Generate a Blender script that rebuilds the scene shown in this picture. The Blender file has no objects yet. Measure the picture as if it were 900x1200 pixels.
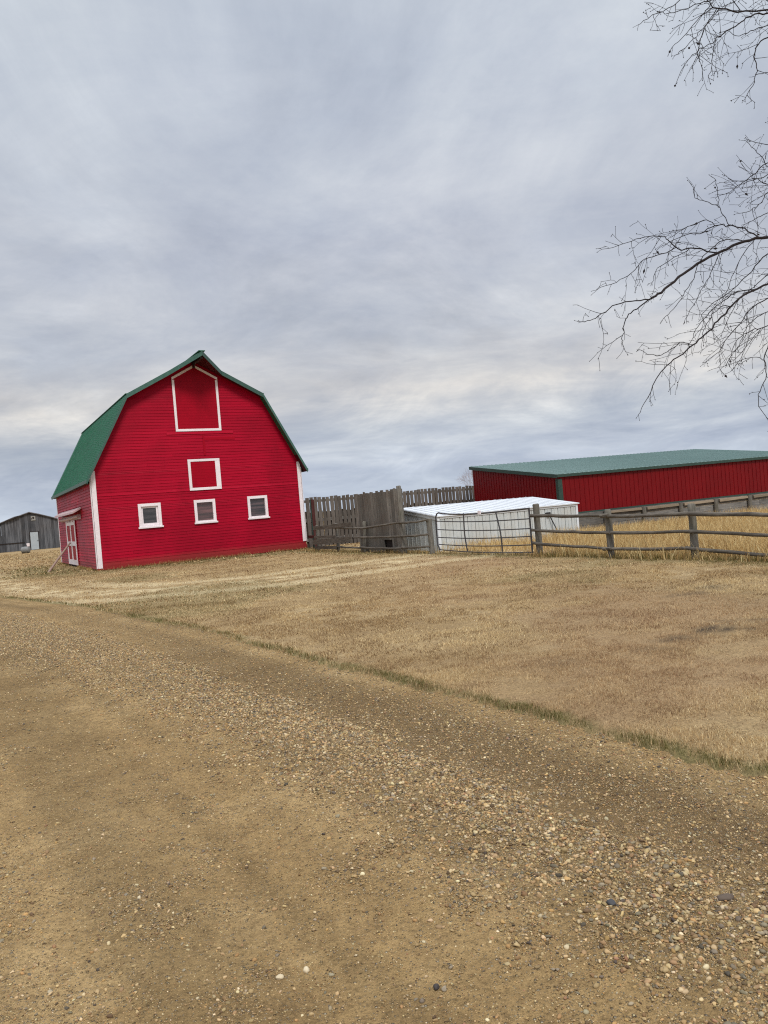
import bpy, math, random
import numpy as np
from mathutils import Vector, Matrix

random.seed(7)
rng = np.random.default_rng(11)
scene = bpy.context.scene
COL = scene.collection
R = math.radians

# ------------------------------------------------------------------ camera
CAM_H = 1.6
ROLL, PITCH, FPX = 0.084, -0.007, 902.0          # focal length in pixels of a 1200 px high frame
cam_d = bpy.data.cameras.new('camera')
cam = bpy.data.objects.new('camera', cam_d)
COL.objects.link(cam)
cam_d.sensor_fit = 'VERTICAL'
cam_d.sensor_height = 24.0
cam_d.lens = 24.0 * FPX / 1200.0
cam_d.clip_start = 0.05
cam_d.clip_end = 9000.0
cam.location = (0, 0, CAM_H)
cam.rotation_euler = (Matrix.Rotation(math.pi / 2 + PITCH, 3, 'X') @ Matrix.Rotation(-ROLL, 3, 'Z')).to_euler()
scene.camera = cam

# ------------------------------------------------------------------ numpy noise
def _hash(ix, iy, seed):
    h = (ix.astype(np.int64) * 374761393 + iy.astype(np.int64) * 668265263 + seed * 974711) & 0x7fffffff
    h = ((h ^ (h >> 13)) * 1274126177) & 0x7fffffff
    return ((h ^ (h >> 16)) & 0xffff) / 65535.0

def vnoise(x, y, seed=0):
    ix, iy = np.floor(x), np.floor(y)
    fx, fy = x - ix, y - iy
    fx, fy = fx * fx * (3 - 2 * fx), fy * fy * (3 - 2 * fy)
    a = _hash(ix, iy, seed); b = _hash(ix + 1, iy, seed)
    c = _hash(ix, iy + 1, seed); d = _hash(ix + 1, iy + 1, seed)
    return (a * (1 - fx) + b * fx) * (1 - fy) + (c * (1 - fx) + d * fx) * fy

def fbm(x, y, seed=0, octaves=4):
    v, a, t = 0.0, 1.0, 0.0
    for o in range(octaves):
        v = v + a * vnoise(x * 2 ** o + 13.7 * o, y * 2 ** o - 7.1 * o, seed + o)
        t += a; a *= 0.55
    return v / t

def sstep(a, b, x):
    t = np.clip((x - a) / (b - a), 0, 1)
    return t * t * (3 - 2 * t)

def srgb(r, g, b):
    f = lambda c: (c / 255 / 12.92) if c / 255 <= 0.04045 else ((c / 255 + 0.055) / 1.055) ** 2.4
    return (f(r), f(g), f(b), 1.0)

# ------------------------------------------------------------------ mesh builder
class MB:
    def __init__(self):
        self.v, self.f = [], []
    def add(self, vs, fs):
        n = len(self.v)
        self.v += [tuple(p) for p in vs]
        self.f += [tuple(i + n for i in f) for f in fs]
        return self
    def box(self, x0, x1, y0, y1, z0, z1):
        return self.add([(x0, y0, z0), (x1, y0, z0), (x1, y1, z0), (x0, y1, z0), (x0, y0, z1), (x1, y0, z1), (x1, y1, z1), (x0, y1, z1)],
                        [(0, 3, 2, 1), (4, 5, 6, 7), (0, 1, 5, 4), (1, 2, 6, 5), (2, 3, 7, 6), (3, 0, 4, 7)])
    def hexa(self, p):                                   # eight corners, bottom four then top four
        return self.add(p, [(0, 3, 2, 1), (4, 5, 6, 7), (0, 1, 5, 4), (1, 2, 6, 5), (2, 3, 7, 6), (3, 0, 4, 7)])
    def prism(self, poly, vec):                          # flat polygon swept along vec
        n = len(poly)
        vs = [Vector(p) for p in poly] + [Vector(p) + Vector(vec) for p in poly]
        fs = [tuple(range(n - 1, -1, -1)), tuple(range(n, 2 * n))]
        fs += [(i, (i + 1) % n, n + (i + 1) % n, n + i) for i in range(n)]
        return self.add(vs, fs)
    def bar(self, p, q, w, h, up=(0, 0, 1)):             # squared bar between two points
        p, q = Vector(p), Vector(q)
        d = (q - p).normalized()
        s = d.cross(Vector(up)).normalized() * (w / 2)
        u = s.cross(d).normalized() * (h / 2)
        return self.hexa([p - s - u, p + s - u, q + s - u, q - s - u, p - s + u, p + s + u, q + s + u, q - s + u])
    def tube(self, pts, rad, n=8, cap=True):
        pts = [Vector(p) for p in pts]
        if not hasattr(rad, '__len__'):
            rad = [rad] * len(pts)
        vs, fs = [], []
        ref = None
        for i, p in enumerate(pts):
            d = (pts[min(i + 1, len(pts) - 1)] - pts[max(i - 1, 0)]).normalized()
            if ref is None:
                ref = Vector((0, 0, 1)) if abs(d.z) < 0.9 else Vector((1, 0, 0))
            s = d.cross(ref).normalized(); u = s.cross(d).normalized()
            ref = u
            for k in range(n):
                a = 2 * math.pi * k / n
                vs.append(p + (s * math.cos(a) + u * math.sin(a)) * rad[i])
        m = len(pts)
        for i in range(m - 1):
            for k in range(n):
                fs.append((i * n + k, i * n + (k + 1) % n, (i + 1) * n + (k + 1) % n, (i + 1) * n + k))
        if cap:
            fs.append(tuple(range(n - 1, -1, -1)))
            fs.append(tuple((m - 1) * n + k for k in range(n)))
        return self.add(vs, fs)
    def build(self, name, m, parent=None, bevel=0.0, smooth=False):
        me = bpy.data.meshes.new(name)
        me.from_pydata(self.v, [], self.f)
        me.materials.append(m)
        if smooth:
            me.polygons.foreach_set('use_smooth', [True] * len(me.polygons))
            try:
                me.set_sharp_from_angle(angle=R(50))
            except Exception:
                pass
        me.update()
        o = bpy.data.objects.new(name, me)
        COL.objects.link(o)
        if parent is not None:
            o.parent = parent
        if bevel:
            b = o.modifiers.new('bevel', 'BEVEL')
            b.width = bevel; b.segments = 2; b.limit_method = 'ANGLE'; b.angle_limit = R(40)
        return o

def fast_mesh(name, verts, faces, m, cols=None, smooth=False, parent=None):
    """verts (N,3), faces (M,k) numpy -> one object"""
    me = bpy.data.meshes.new(name)
    nf, k = faces.shape
    me.vertices.add(len(verts)); me.loops.add(nf * k); me.polygons.add(nf)
    me.vertices.foreach_set('co', np.ascontiguousarray(verts, np.float32).ravel())
    me.loops.foreach_set('vertex_index', np.ascontiguousarray(faces, np.int32).ravel())
    me.polygons.foreach_set('loop_start', np.arange(0, nf * k, k, dtype=np.int32))
    try:
        me.polygons.foreach_set('loop_total', np.full(nf, k, np.int32))
    except Exception:
        pass
    me.update(calc_edges=True)
    if smooth:
        me.polygons.foreach_set('use_smooth', np.ones(nf, bool))
    if cols is not None:
        at = me.attributes.new('tint', 'FLOAT_COLOR', 'POINT')
        c4 = np.ones((len(verts), 4), np.float32); c4[:, :cols.shape[1]] = cols
        at.data.foreach_set('color', c4.ravel())
    me.materials.append(m)
    o = bpy.data.objects.new(name, me)
    COL.objects.link(o)
    if parent is not None:
        o.parent = parent
    return o

def tag(o, label=None, cat=None, group=None, kind=None):
    if label: o['label'] = label
    if cat: o['category'] = cat
    if group: o['group'] = group
    if kind: o['kind'] = kind
    return o

def thing(name, label, cat, loc=(0, 0, 0), rz=0.0, group=None):
    o = bpy.data.objects.new(name, None)
    o.empty_display_size = 0.2
    COL.objects.link(o)
    o.location = loc; o.rotation_euler = (0, 0, rz)
    return tag(o, label, cat, group)

# ------------------------------------------------------------------ materials
class NT:
    def __init__(self, name):
        self.m = bpy.data.materials.new(name); self.m.use_nodes = True
        self.t = self.m.node_tree; self.n = self.t.nodes; self.n.clear()
        self.out = self.n.new('ShaderNodeOutputMaterial')
        self.b = self.n.new('ShaderNodeBsdfPrincipled')
        self.l(self.b.outputs[0], self.out.inputs[0])
        self._tc = None
    def l(self, a, b): self.t.links.new(a, b)
    def coord(self, scale=(1, 1, 1), which='Object'):
        if self._tc is None: self._tc = self.n.new('ShaderNodeTexCoord')
        mp = self.n.new('ShaderNodeMapping'); mp.inputs['Scale'].default_value = scale
        self.l(self._tc.outputs[which], mp.inputs[0]); return mp.outputs[0]
    def noise(self, scale=5.0, vec=None, detail=5.0, rough=0.6, dist=0.0):
        x = self.n.new('ShaderNodeTexNoise'); x.inputs['Scale'].default_value = scale
        x.inputs['Detail'].default_value = detail; x.inputs['Roughness'].default_value = rough
        x.inputs['Distortion'].default_value = dist
        if vec is not None: self.l(vec, x.inputs['Vector'])
        return x.outputs['Fac']
    def ramp(self, fac, stops):
        x = self.n.new('ShaderNodeValToRGB'); e = x.color_ramp.elements
        while len(e) < len(stops): e.new(0.5)
        for el, (p, c) in zip(e, stops):
            el.position = p; el.color = c if hasattr(c, '__len__') else (c, c, c, 1)
        self.l(fac, x.inputs[0]); return x.outputs[0]
    def mix(self, fac, a, b, mode='MIX'):
        x = self.n.new('ShaderNodeMix'); x.data_type = 'RGBA'; x.blend_type = mode
        for s, val in ((x.inputs[0], fac), (x.inputs[6], a), (x.inputs[7], b)):
            if isinstance(val, bpy.types.NodeSocket): self.l(val, s)
            else: s.default_value = val
        return x.outputs[2]
    def math(self, op, a, b=0.0, clamp=False):
        x = self.n.new('ShaderNodeMath'); x.operation = op; x.use_clamp = clamp
        for s, val in ((x.inputs[0], a), (x.inputs[1], b)):
            if isinstance(val, bpy.types.NodeSocket): self.l(val, s)
            else: s.default_value = val
        return x.outputs[0]
    def island(self):
        g = self.n.new('ShaderNodeNewGeometry'); return g.outputs['Random Per Island']
    def attr(self, name='tint'):
        a = self.n.new('ShaderNodeAttribute'); a.attribute_name = name; return a.outputs['Color']
    def sep(self, c):
        x = self.n.new('ShaderNodeSeparateColor'); self.l(c, x.inputs[0]); return x.outputs
    def bump(self, h, strength=0.3, dist=0.01, normal=None):
        x = self.n.new('ShaderNodeBump'); x.inputs['Strength'].default_value = strength
        x.inputs['Distance'].default_value = dist; self.l(h, x.inputs['Height'])
        if normal is not None: self.l(normal, x.inputs['Normal'])
        self.l(x.outputs[0], self.b.inputs['Normal']); return x.outputs[0]
    def set(self, color=None, rough=None, metal=None, spec=None):
        for k, val in (('Base Color', color), ('Roughness', rough), ('Metallic', metal), ('Specular IOR Level', spec)):
            if val is None: continue
            s = self.b.inputs[k]
            if isinstance(val, bpy.types.NodeSocket): self.l(val, s)
            else: s.default_value = val
        return self.m

def mat_surf(name, lo, hi, scale=(1, 1, 1), nscale=6.0, rough=0.7, bump=0.25, dist=0.006, spec=0.3, metal=0.0, isl=0.25, blotch=0.25, bscale=0.7, blotch_col=None):
    """two-tone noisy surface with per-piece tone changes and larger blotches of wear"""
    t = NT(name)
    n1 = t.noise(nscale, t.coord(scale), 7, 0.65)
    c = t.ramp(n1, [(0.3, lo), (0.7, hi)])
    if isl:
        k = t.math('ADD', t.math('MULTIPLY', t.island(), 2 * isl), 1 - isl)
        c = t.mix(1.0, c, t.mix(k, (0, 0, 0, 1), (1, 1, 1, 1)) if False else _grey(t, k), 'MULTIPLY')
    n2 = t.noise(bscale, t.coord((1, 1, 1)), 4, 0.6)
    if blotch_col is None:
        blotch_col = tuple(x * 0.7 for x in lo[:3]) + (1,)
    c = t.mix(t.math('MULTIPLY', t.ramp(n2, [(0.45, 0.0), (0.7, 1.0)]), blotch), c, blotch_col)
    t.bump(n1, bump, dist)
    return t.set(c, rough, metal, spec)

def _grey(t, k):
    x = t.n.new('ShaderNodeCombineColor')
    for i in range(3): t.l(k, x.inputs[i])
    return x.outputs[0]

def mat_red_paint(name, base, fade, fade_amt, rough=0.5, isl=0.09):
    t = NT(name)
    n1 = t.noise(5.0, t.coord((0.5, 0.5, 9.0)), 7, 0.65)
    c = t.ramp(n1, [(0.25, tuple(x * 0.88 for x in base[:3]) + (1,)), (0.75, tuple(min(1, x * 1.08) for x in base[:3]) + (1,))])
    k = t.math('ADD', t.math('MULTIPLY', t.island(), 2 * isl), 1 - isl)
    c = t.mix(1.0, c, _grey(t, k), 'MULTIPLY')
    n2 = t.noise(0.8, t.coord((1, 1, 1.6)), 6, 0.65)
    n3 = t.noise(14.0, t.coord((0.7, 0.7, 5.0)), 5, 0.7)
    f = t.math('MULTIPLY', t.ramp(n2, [(0.40, 0.0), (0.72, 1.0)]), t.ramp(n3, [(0.35, 0.2), (0.7, 1.0)]))
    c = t.mix(t.math('MULTIPLY', f, fade_amt), c, fade)
    n5 = t.noise(0.45, t.coord((1.0, 1.0, 0.8)), 5, 0.62, 0.6)
    c = t.mix(t.math('MULTIPLY', t.ramp(n5, [(0.44, 0.0), (0.62, 1.0)]), 0.62), c, tuple(x * 0.66 for x in base[:3]) + (1,))
    zz = t.n.new('ShaderNodeSeparateXYZ'); t.l(t.coord(), zz.inputs[0])
    mud = t.ramp(t.math('ADD', zz.outputs[2], t.math('MULTIPLY', n1, -0.5)), [(0.0, 1.0), (0.22, 0.0)])
    c = t.mix(t.math('MULTIPLY', mud, 0.5), c, srgb(120, 62, 52))
    # fine worn flecks where the grain shows
    n4 = t.noise(40.0, t.coord((0.25, 0.25, 2.5)), 3, 0.6)
    c = t.mix(t.math('MULTIPLY', t.ramp(n4, [(0.66, 0.0), (0.74, 1.0)]), 0.35), c, srgb(96, 20, 30))
    t.bump(n3, 0.35, 0.004)
    return t.set(c, rough, 0.0, 0.12)

M = {}
M['red'] = mat_red_paint('red_siding_paint', srgb(166, 1, 38), srgb(184, 16, 50), 0.35)
M['red_pale'] = mat_red_paint('pale_red_siding_paint', srgb(176, 22, 50), srgb(204, 84, 100), 0.5, 0.5, 0.30)  # paler and pinker red than the front, for one side wall
M['red_door'] = mat_red_paint('red_door_paint', srgb(160, 2, 32), srgb(172, 10, 40), 0.3)
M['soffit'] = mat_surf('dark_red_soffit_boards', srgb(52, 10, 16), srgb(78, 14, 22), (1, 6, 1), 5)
M['white'] = mat_surf('weathered_white_paint', srgb(226, 214, 218), srgb(244, 238, 240), (3, 3, 3), 6, 0.6, 0.2, 0.003, 0.3, 0, 0.06, 0.25, 2.0, srgb(205, 180, 184))
M['white_old'] = mat_surf('peeling_pinkish_paint', srgb(176, 140, 142), srgb(216, 196, 198), (1, 0.6, 4), 7, 0.7, 0.4, 0.006)
M['green'] = mat_surf('dark_green_roof_metal', srgb(22, 86, 62), srgb(30, 100, 72), (1, 0.3, 1), 3, 0.45, 0.05, 0.003, 0.4, 0, 0.0, 0.2, 0.5, srgb(44, 104, 84))
M['green_trim'] = mat_surf('grey_green_edge_metal', srgb(46, 82, 72), srgb(66, 100, 90), (2, 2, 2), 4, 0.5, 0.1, 0.003, 0.4)
M['green_shed_roof'] = mat_surf('pale_green_shed_metal', srgb(118, 142, 138), srgb(132, 156, 152), (0.4, 1.5, 1), 2.5, 0.42, 0.05, 0.003, 0.45, 0, 0.0, 0.35, 0.4, srgb(112, 138, 134))
M['green_corner'] = mat_surf('dark_green_corner_metal', srgb(38, 60, 54), srgb(52, 74, 66), (2, 2, 2), 4, 0.5, 0.1, 0.003, 0.4)
M['red_metal'] = mat_surf('deep_red_ribbed_metal', srgb(107, 2, 10), srgb(119, 6, 14), (2, 2, 0.4), 3, 0.5, 0.05, 0.003, 0.22, 0, 0.0, 0.35, 0.8, srgb(90, 6, 11))
M['white_metal'] = mat_surf('off_white_ribbed_metal', srgb(184, 190, 190), srgb(204, 208, 208), (2, 2, 0.5), 3, 0.45, 0.06, 0.003, 0.4, 0, 0.0, 0.4, 1.2, srgb(184, 178, 166))
M['white_roof'] = mat_surf('white_roof_metal', srgb(214, 219, 224), srgb(226, 230, 235), (1, 1, 1), 2, 0.38, 0.05, 0.003, 0.45, 0, 0.0, 0.2, 0.7, srgb(206, 210, 214))
M['wood_v'] = mat_surf('weathered_upright_boards', srgb(72, 67, 63), srgb(116, 109, 102), (9, 9, 0.7), 4, 0.85, 0.6, 0.008, 0.15, 0, 0.26, 0.5, 1.4, srgb(84, 74, 66))
M['wood_warm'] = mat_surf('weathered_brown_boards', srgb(84, 81, 77), srgb(134, 129, 121), (9, 9, 0.7), 4, 0.85, 0.6, 0.008, 0.15, 0, 0.36, 0.4, 1.6, srgb(98, 84, 72))
M['wood_dark'] = mat_surf('dark_stained_boards', srgb(52, 46, 44), srgb(84, 74, 68), (9, 9, 0.7), 4, 0.85, 0.5, 0.008, 0.15)
M['wood_red'] = mat_surf('old_red_stained_board', srgb(66, 34, 34), srgb(98, 62, 58), (9, 9, 0.7), 4, 0.85, 0.5, 0.008, 0.15)
M['pole_v'] = mat_surf('grey_fence_post_wood', srgb(80, 77, 72), srgb(126, 121, 113), (7, 7, 0.8), 4, 0.9, 0.6, 0.01, 0.12, 0, 0.15, 0.4, 2.5, srgb(80, 80, 62))
M['pole_h'] = mat_surf('grey_fence_rail_wood', srgb(72, 67, 62), srgb(126, 119, 109), (7, 0.8, 7), 4, 0.9, 0.6, 0.01, 0.12, 0, 0.25, 0.5, 1.2, srgb(70, 62, 54))
M['plank_h'] = mat_surf('grey_retaining_planks', srgb(86, 86, 86), srgb(138, 134, 128), (0.7, 8, 8), 4, 0.9, 0.6, 0.01, 0.12, 0, 0.25, 0.5, 0.9, srgb(66, 62, 58))
M['plank_pale'] = mat_surf('pale_brown_plank', srgb(122, 108, 92), srgb(152, 138, 120), (0.7, 8, 8), 4, 0.9, 0.5, 0.01, 0.12)
M['old_shed'] = mat_surf('old_dark_grey_boards', srgb(54, 56, 60), srgb(104, 105, 108), (2.2, 2.2, 0.22), 2.6, 0.9, 0.5, 0.02, 0.1, 0, 0.4, 0.6, 0.25, srgb(92, 86, 84))
M['old_roof'] = mat_surf('old_grey_shingles', srgb(92, 90, 92), srgb(122, 118, 118), (1, 1, 1), 3, 0.9, 0.4, 0.02)
M['pale_door'] = mat_surf('pale_blue_grey_door_paint', srgb(164, 174, 180), srgb(184, 192, 196), (1, 1, 1), 3, 0.6, 0.1, 0.004)
M['pipe'] = mat_surf('dark_gate_pipe', srgb(50, 50, 54), srgb(76, 74, 76), (4, 4, 4), 5, 0.5, 0.2, 0.003, 0.4)
M['dark_metal'] = mat_surf('dark_hardware_metal', srgb(34, 34, 36), srgb(56, 54, 54), (4, 4, 4), 5, 0.5, 0.2, 0.003, 0.4)
M['grey_metal'] = mat_surf('dull_grey_tank_metal', srgb(112, 114, 114), srgb(142, 142, 140), (2, 2, 2), 4, 0.5, 0.2, 0.004, 0.4)
M['bark'] = mat_surf('grey_brown_bark', srgb(70, 60, 56), srgb(104, 92, 84), (6, 6, 1.5), 6, 0.9, 0.7, 0.012, 0.1)
M['twig'] = mat_surf('dark_twig_bark', srgb(38, 34, 35), srgb(54, 48, 48), (9, 9, 9), 6, 0.85, 0.2, 0.002, 0.1, 0, 0.2)
M['twig_far'] = mat_surf('reddish_grey_twigs', srgb(150, 138, 140), srgb(172, 160, 160), (9, 9, 9), 6, 0.9, 0.1, 0.002, 0.1)
M['dark'] = mat_surf('dark_gap_timber', srgb(34, 28, 27), srgb(54, 46, 42), (2, 2, 2), 4, 0.9)
M['pole_tan'] = mat_surf('bare_tan_pole', srgb(136, 112, 100), srgb(166, 144, 130), (8, 8, 8), 3, 0.8, 0.3, 0.004)

def mat_glass(name, lo, hi):
    t = NT(name)
    n = t.noise(3.2, t.coord((0.25, 1, 3.4)), 3, 0.5)
    c = t.ramp(n, [(0.38, lo), (0.62, hi)])
    t.b.inputs['Coat Weight'].default_value = 0.6
    t.b.inputs['Coat Roughness'].default_value = 0.05
    t.bump(t.noise(2.0, t.coord((1, 1, 1)), 1, 0.5), 0.05, 0.01)
    return t.set(c, 0.25, 0.0, 0.5)
M['pane_dark'] = mat_glass('dusty_dark_pane', srgb(44, 46, 48), srgb(78, 76, 78))
M['pane_brown'] = mat_glass('dusty_brown_pane', srgb(70, 58, 58), srgb(116, 84, 84))
M['pane_mid'] = mat_glass('dusty_grey_pane', srgb(46, 46, 50), srgb(100, 82, 84))

def mat_tint(name, rough=0.85, spec=0.15, var=0.2, nscale=40, trans=0.0):
    t = NT(name)
    c = t.attr()
    n = t.noise(nscale, t.coord(), 4, 0.6)
    c = t.mix(1.0, c, _grey(t, t.math('ADD', t.math('MULTIPLY', n, 2 * var), 1 - var)), 'MULTIPLY')
    t.set(c, rough, 0, spec)
    if trans:
        tr = t.n.new('ShaderNodeBsdfTranslucent'); t.l(c, tr.inputs[0])
        mx = t.n.new('ShaderNodeMixShader'); mx.inputs[0].default_value = trans
        t.l(t.b.outputs[0], mx.inputs[1]); t.l(tr.outputs[0], mx.inputs[2]); t.l(mx.outputs[0], t.out.inputs[0])
    return t.m
M['grass'] = mat_tint('dry_grass_blades', 0.7, 0.2, 0.1, 8, 0.35)
M['stone'] = mat_tint('mixed_pebble_stone', 0.8, 0.25, 0.22, 90)

# ------------------------------------------------------------------ ground masks (metres)
EDGE = np.array([(-60, 72), (-30, 42), (-20, 31.5), (-14.5, 25.6), (-10.72, 21.15), (-6.47, 16.29), (-2.58, 11.0), (-0.98, 8.47), (0.24, 6.62), (0.82, 5.69),
                 (1.26, 4.99), (1.59, 4.41), (1.89, 4.02), (2.7, 2.75), (4.2, 0.4), (8.0, -6.0), (20, -26)], float)

def polydist(x, y, P):
    """distance to a polyline and the side (+ = right-hand side when walking along it)"""
    best = np.full(x.shape, 1e9); side = np.zeros(x.shape); along = np.zeros(x.shape)
    acc = 0.0
    for a, b in zip(P[:-1], P[1:]):
        d = b - a; L2 = d @ d; L = math.sqrt(L2)
        t = np.clip(((x - a[0]) * d[0] + (y - a[1]) * d[1]) / L2, 0, 1)
        qx, qy = x - (a[0] + t * d[0]), y - (a[1] + t * d[1])
        r = np.hypot(qx, qy)
        m = r < best
        best = np.where(m, r, best)
        side = np.where(m, np.sign(d[1] * qx - d[0] * qy), side)
        along = np.where(m, acc + t * L, along)
        acc += L
    return best, side, along

def road_q(x, y):
    """signed metres inside the gravel (positive) from the grass edge"""
    d, s, al = polydist(x, y, EDGE)
    wob = 0.10 * (vnoise(x * 1.7, y * 1.7, 5) - 0.5) + 0.07 * (vnoise(x * 6, y * 6, 6) - 0.5)
    return d * s + wob

PATH = np.array([(-40, 62), (-24, 44), (-13, 26), (-9.5, 21.0), (-7.2, 19.2), (-5.73, 18.75), (-3.23, 18.9), (-0.82, 20.6), (1.11, 22.0), (2.2, 22.6)], float)
ANG = 0.505
BA = np.array([math.cos(ANG), math.sin(ANG)]); BB = np.array([-math.sin(ANG), math.cos(ANG)])
BO = np.array([-11.212, 29.805])
def bw(s, d):                                        # barn-frame metres -> world xy
    p = BO + BA * s + BB * d
    return float(p[0]), float(p[1])

def masks(x, y):
    n1 = fbm(x * 0.8, y * 0.8, 21); n2 = fbm(x * 2.6, y * 2.6, 31); n3 = fbm(x * 0.25, y * 0.25, 41)
    q = road_q(x, y)
    pd, _, _ = polydist(x, y, PATH)
    path = sstep(1.1, 0.25, pd + 0.9 * (n1 - 0.5)) * (0.15 + 0.85 * sstep(0.38, 0.62, n2)) * (0.4 + 0.6 * sstep(0.35, 0.6, n1))
    pd2 = np.abs(pd - 1.6)
    path = np.maximum(path, 0.6 * sstep(0.7, 0.2, pd2 + 0.8 * (n2 - 0.5)) * sstep(-12, -6, x))
    verge = sstep(-0.12, -0.05, q + 0.12 * (n2 - 0.5) + 0.08 * (n1 - 0.5)) * sstep(0.10, 0.02, q) * (0.65 + 0.35 * sstep(0.35, 0.5, n1))
    s = (x - BO[0]) * BA[0] + (y - BO[1]) * BA[1]; d = (x - BO[0]) * BB[0] + (y - BO[1]) * BB[1]
    fb = sstep(2.4, 0.2, np.abs(d + 1.0) + 2.4 * (n1 - 0.5)) * sstep(-3.0, 1, s) * sstep(11, 8.5, s)
    ff = sstep(1.5, 0.1, np.abs(s - 8.0) + 1.2 * (n1 - 0.5)) * sstep(-14, -8, d) * sstep(1, -1, d)
    ff2 = 0.8 * sstep(0.9, 0.1, np.abs(s - 8.15) + 0.8 * (n1 - 0.5)) * sstep(-30, -26, d) * sstep(-8, -10, d)
    sd = 0.9 * sstep(2.5, 0.3, np.abs(s + 1.5) + 2.5 * (n1 - 0.5)) * sstep(-1, 1, d) * sstep(16, 8, d)
    green = np.clip(np.maximum.reduce([verge * 0, 0.75 * fb, 0.85 * ff, ff2, sd]), 0, 1) * (0.35 + 0.65 * sstep(0.3, 0.62, n2))
    green = np.maximum(green, verge * (0.7 + 0.3 * sstep(0.3, 0.6, n2)))
    green = np.maximum(green, 0.35 * sstep(0.57, 0.72, n3))
    dirt = np.zeros_like(x)
    for cx, cy, r, k in ((3.38, 7.96, .44, 1), (3.95, 8.15, .38, 1), (2.85, 7.72, .36, .8), (2.47, 7.29, .25, .5), (3.5, 8.35, .3, .6), (4.74, 11.2, .4, .7), (4.1, 10.7, .35, .5), (1.5, 7.1, .2, .3), (-1.0, 12.8, .3, .3)):
        rr = np.hypot((x - cx) * 0.8, (y - cy) * 1.3) + 0.35 * (fbm(x * 5, y * 5, 77) - 0.5)
        dirt = np.maximum(dirt, k * sstep(r, r * 0.3, rr) * (0.35 + 0.65 * sstep(0.40, 0.52, fbm(x * 4 + 3, y * 9, 78))))
    pink = sstep(0.42, 0.62, fbm(x * 0.33 + 4, y * 0.33, 61)) * sstep(-2, 3, x)
    return q, path, green, dirt, pink

def ground_z(x, y, q=None):
    if q is None: q = road_q(x, y)
    bumpy = 0.030 * (fbm(x * 0.9, y * 0.9, 3) - 0.5) + 0.022 * (fbm(x * 4, y * 4, 8, 3) - 0.5)
    far = sstep(90, 30, np.hypot(x, y))
    mound = 0.0
    for cx, cy, r, h in ((3.4, 8.0, .45, .05), (3.95, 8.15, .35, .04), (2.85, 7.72, .3, .03)):
        mound = mound + h * sstep(r, 0, np.hypot(x - cx, y - cy))
    z = 0.03 + bumpy * far + mound
    return np.where(q > 0, z * sstep(0.07, 0.0, q) - 0.07 * sstep(0.0, 0.12, q), z)

def axis(dense0, dense1, step, far, g=1.22):
    a = list(np.arange(dense0, dense1 + 1e-6, step))
    s = step; x = dense1
    while x < far:
        s *= g; x += s; a.append(x)
    s = step; x = dense0; lo = []
    while x > -far:
        s *= g; x -= s; lo.append(x)
    return np.array(lo[::-1] + a)

# finely gridded near the camera, coarser and coarser to the horizon
gx = np.unique(np.concatenate([axis(-14, 14, 0.12, 5000)])); gy = np.unique(np.concatenate([axis(-2, 30, 0.12, 5000)]))
X, Y = np.meshgrid(gx, gy)
xf, yf = X.ravel(), Y.ravel()
q, path, green, dirt, pink = masks(xf, yf)
zf = ground_z(xf, yf, q)
nx, ny = len(gx), len(gy)
idx = np.arange(nx * ny).reshape(ny, nx)
F4 = np.stack([idx[:-1, :-1].ravel(), idx[:-1, 1:].ravel(), idx[1:, 1:].ravel(), idx[1:, :-1].ravel()], 1)

def mat_lawn():
    t = NT('dry_lawn_soil')
    r, g, b = t.sep(t.attr())[:3]
    n1 = t.noise(0.55, t.coord(), 6, 0.6); n2 = t.noise(5.0, t.coord(), 6, 0.7); n3 = t.noise(45.0, t.coord(), 4, 0.7)
    c = t.ramp(n1, [(0.32, srgb(152, 126, 90)), (0.5, srgb(174, 148, 108)), (0.68, srgb(190, 166, 126))])
    c = t.mix(t.math('MULTIPLY', t.ramp(n2, [(0.42, 0.0), (0.66, 1.0)]), 0.55), c, srgb(146, 122, 92))
    pk = t.attr('tint')
    a = t.n.new('ShaderNodeAttribute'); a.attribute_name = 'tint'
    c = t.mix(t.math('MULTIPLY', a.outputs['Alpha'], 0.5), c, srgb(166, 136, 104))
    c = t.mix(r, c, srgb(214, 194, 154))
    c = t.mix(t.math('MULTIPLY', g, 0.8), c, srgb(104, 102, 62))
    c = t.mix(b, c, srgb(84, 72, 60))
    c = t.mix(1.0, c, t.ramp(n3, [(0.3, 0.55), (0.65, 1.1)]), 'MULTIPLY')
    nb = t.bump(n3, 0.8, 0.03)
    return t.set(c, 0.95, 0, 0.1)
M['lawn'] = mat_lawn()
cols = np.stack([path, green, dirt, pink], 1)
ground = fast_mesh('ground', np.stack([xf, yf, zf], 1), F4, M['lawn'], cols, True)
tag(ground, kind='structure')

# ------------------------------------------------------------------ gravel road: strip laid along the edge line
def resample(P, step):
    seg = np.hypot(*(P[1:] - P[:-1]).T); cum = np.concatenate([[0], np.cumsum(seg)])
    n = int(cum[-1] / step)
    tt = np.linspace(0, cum[-1], n)
    pts = np.stack([np.interp(tt, cum, P[:, 0]), np.interp(tt, cum, P[:, 1])], 1)
    for _ in range(30):
        pts[1:-1] = 0.25 * pts[:-2] + 0.5 * pts[1:-1] + 0.25 * pts[2:]
    return pts

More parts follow.
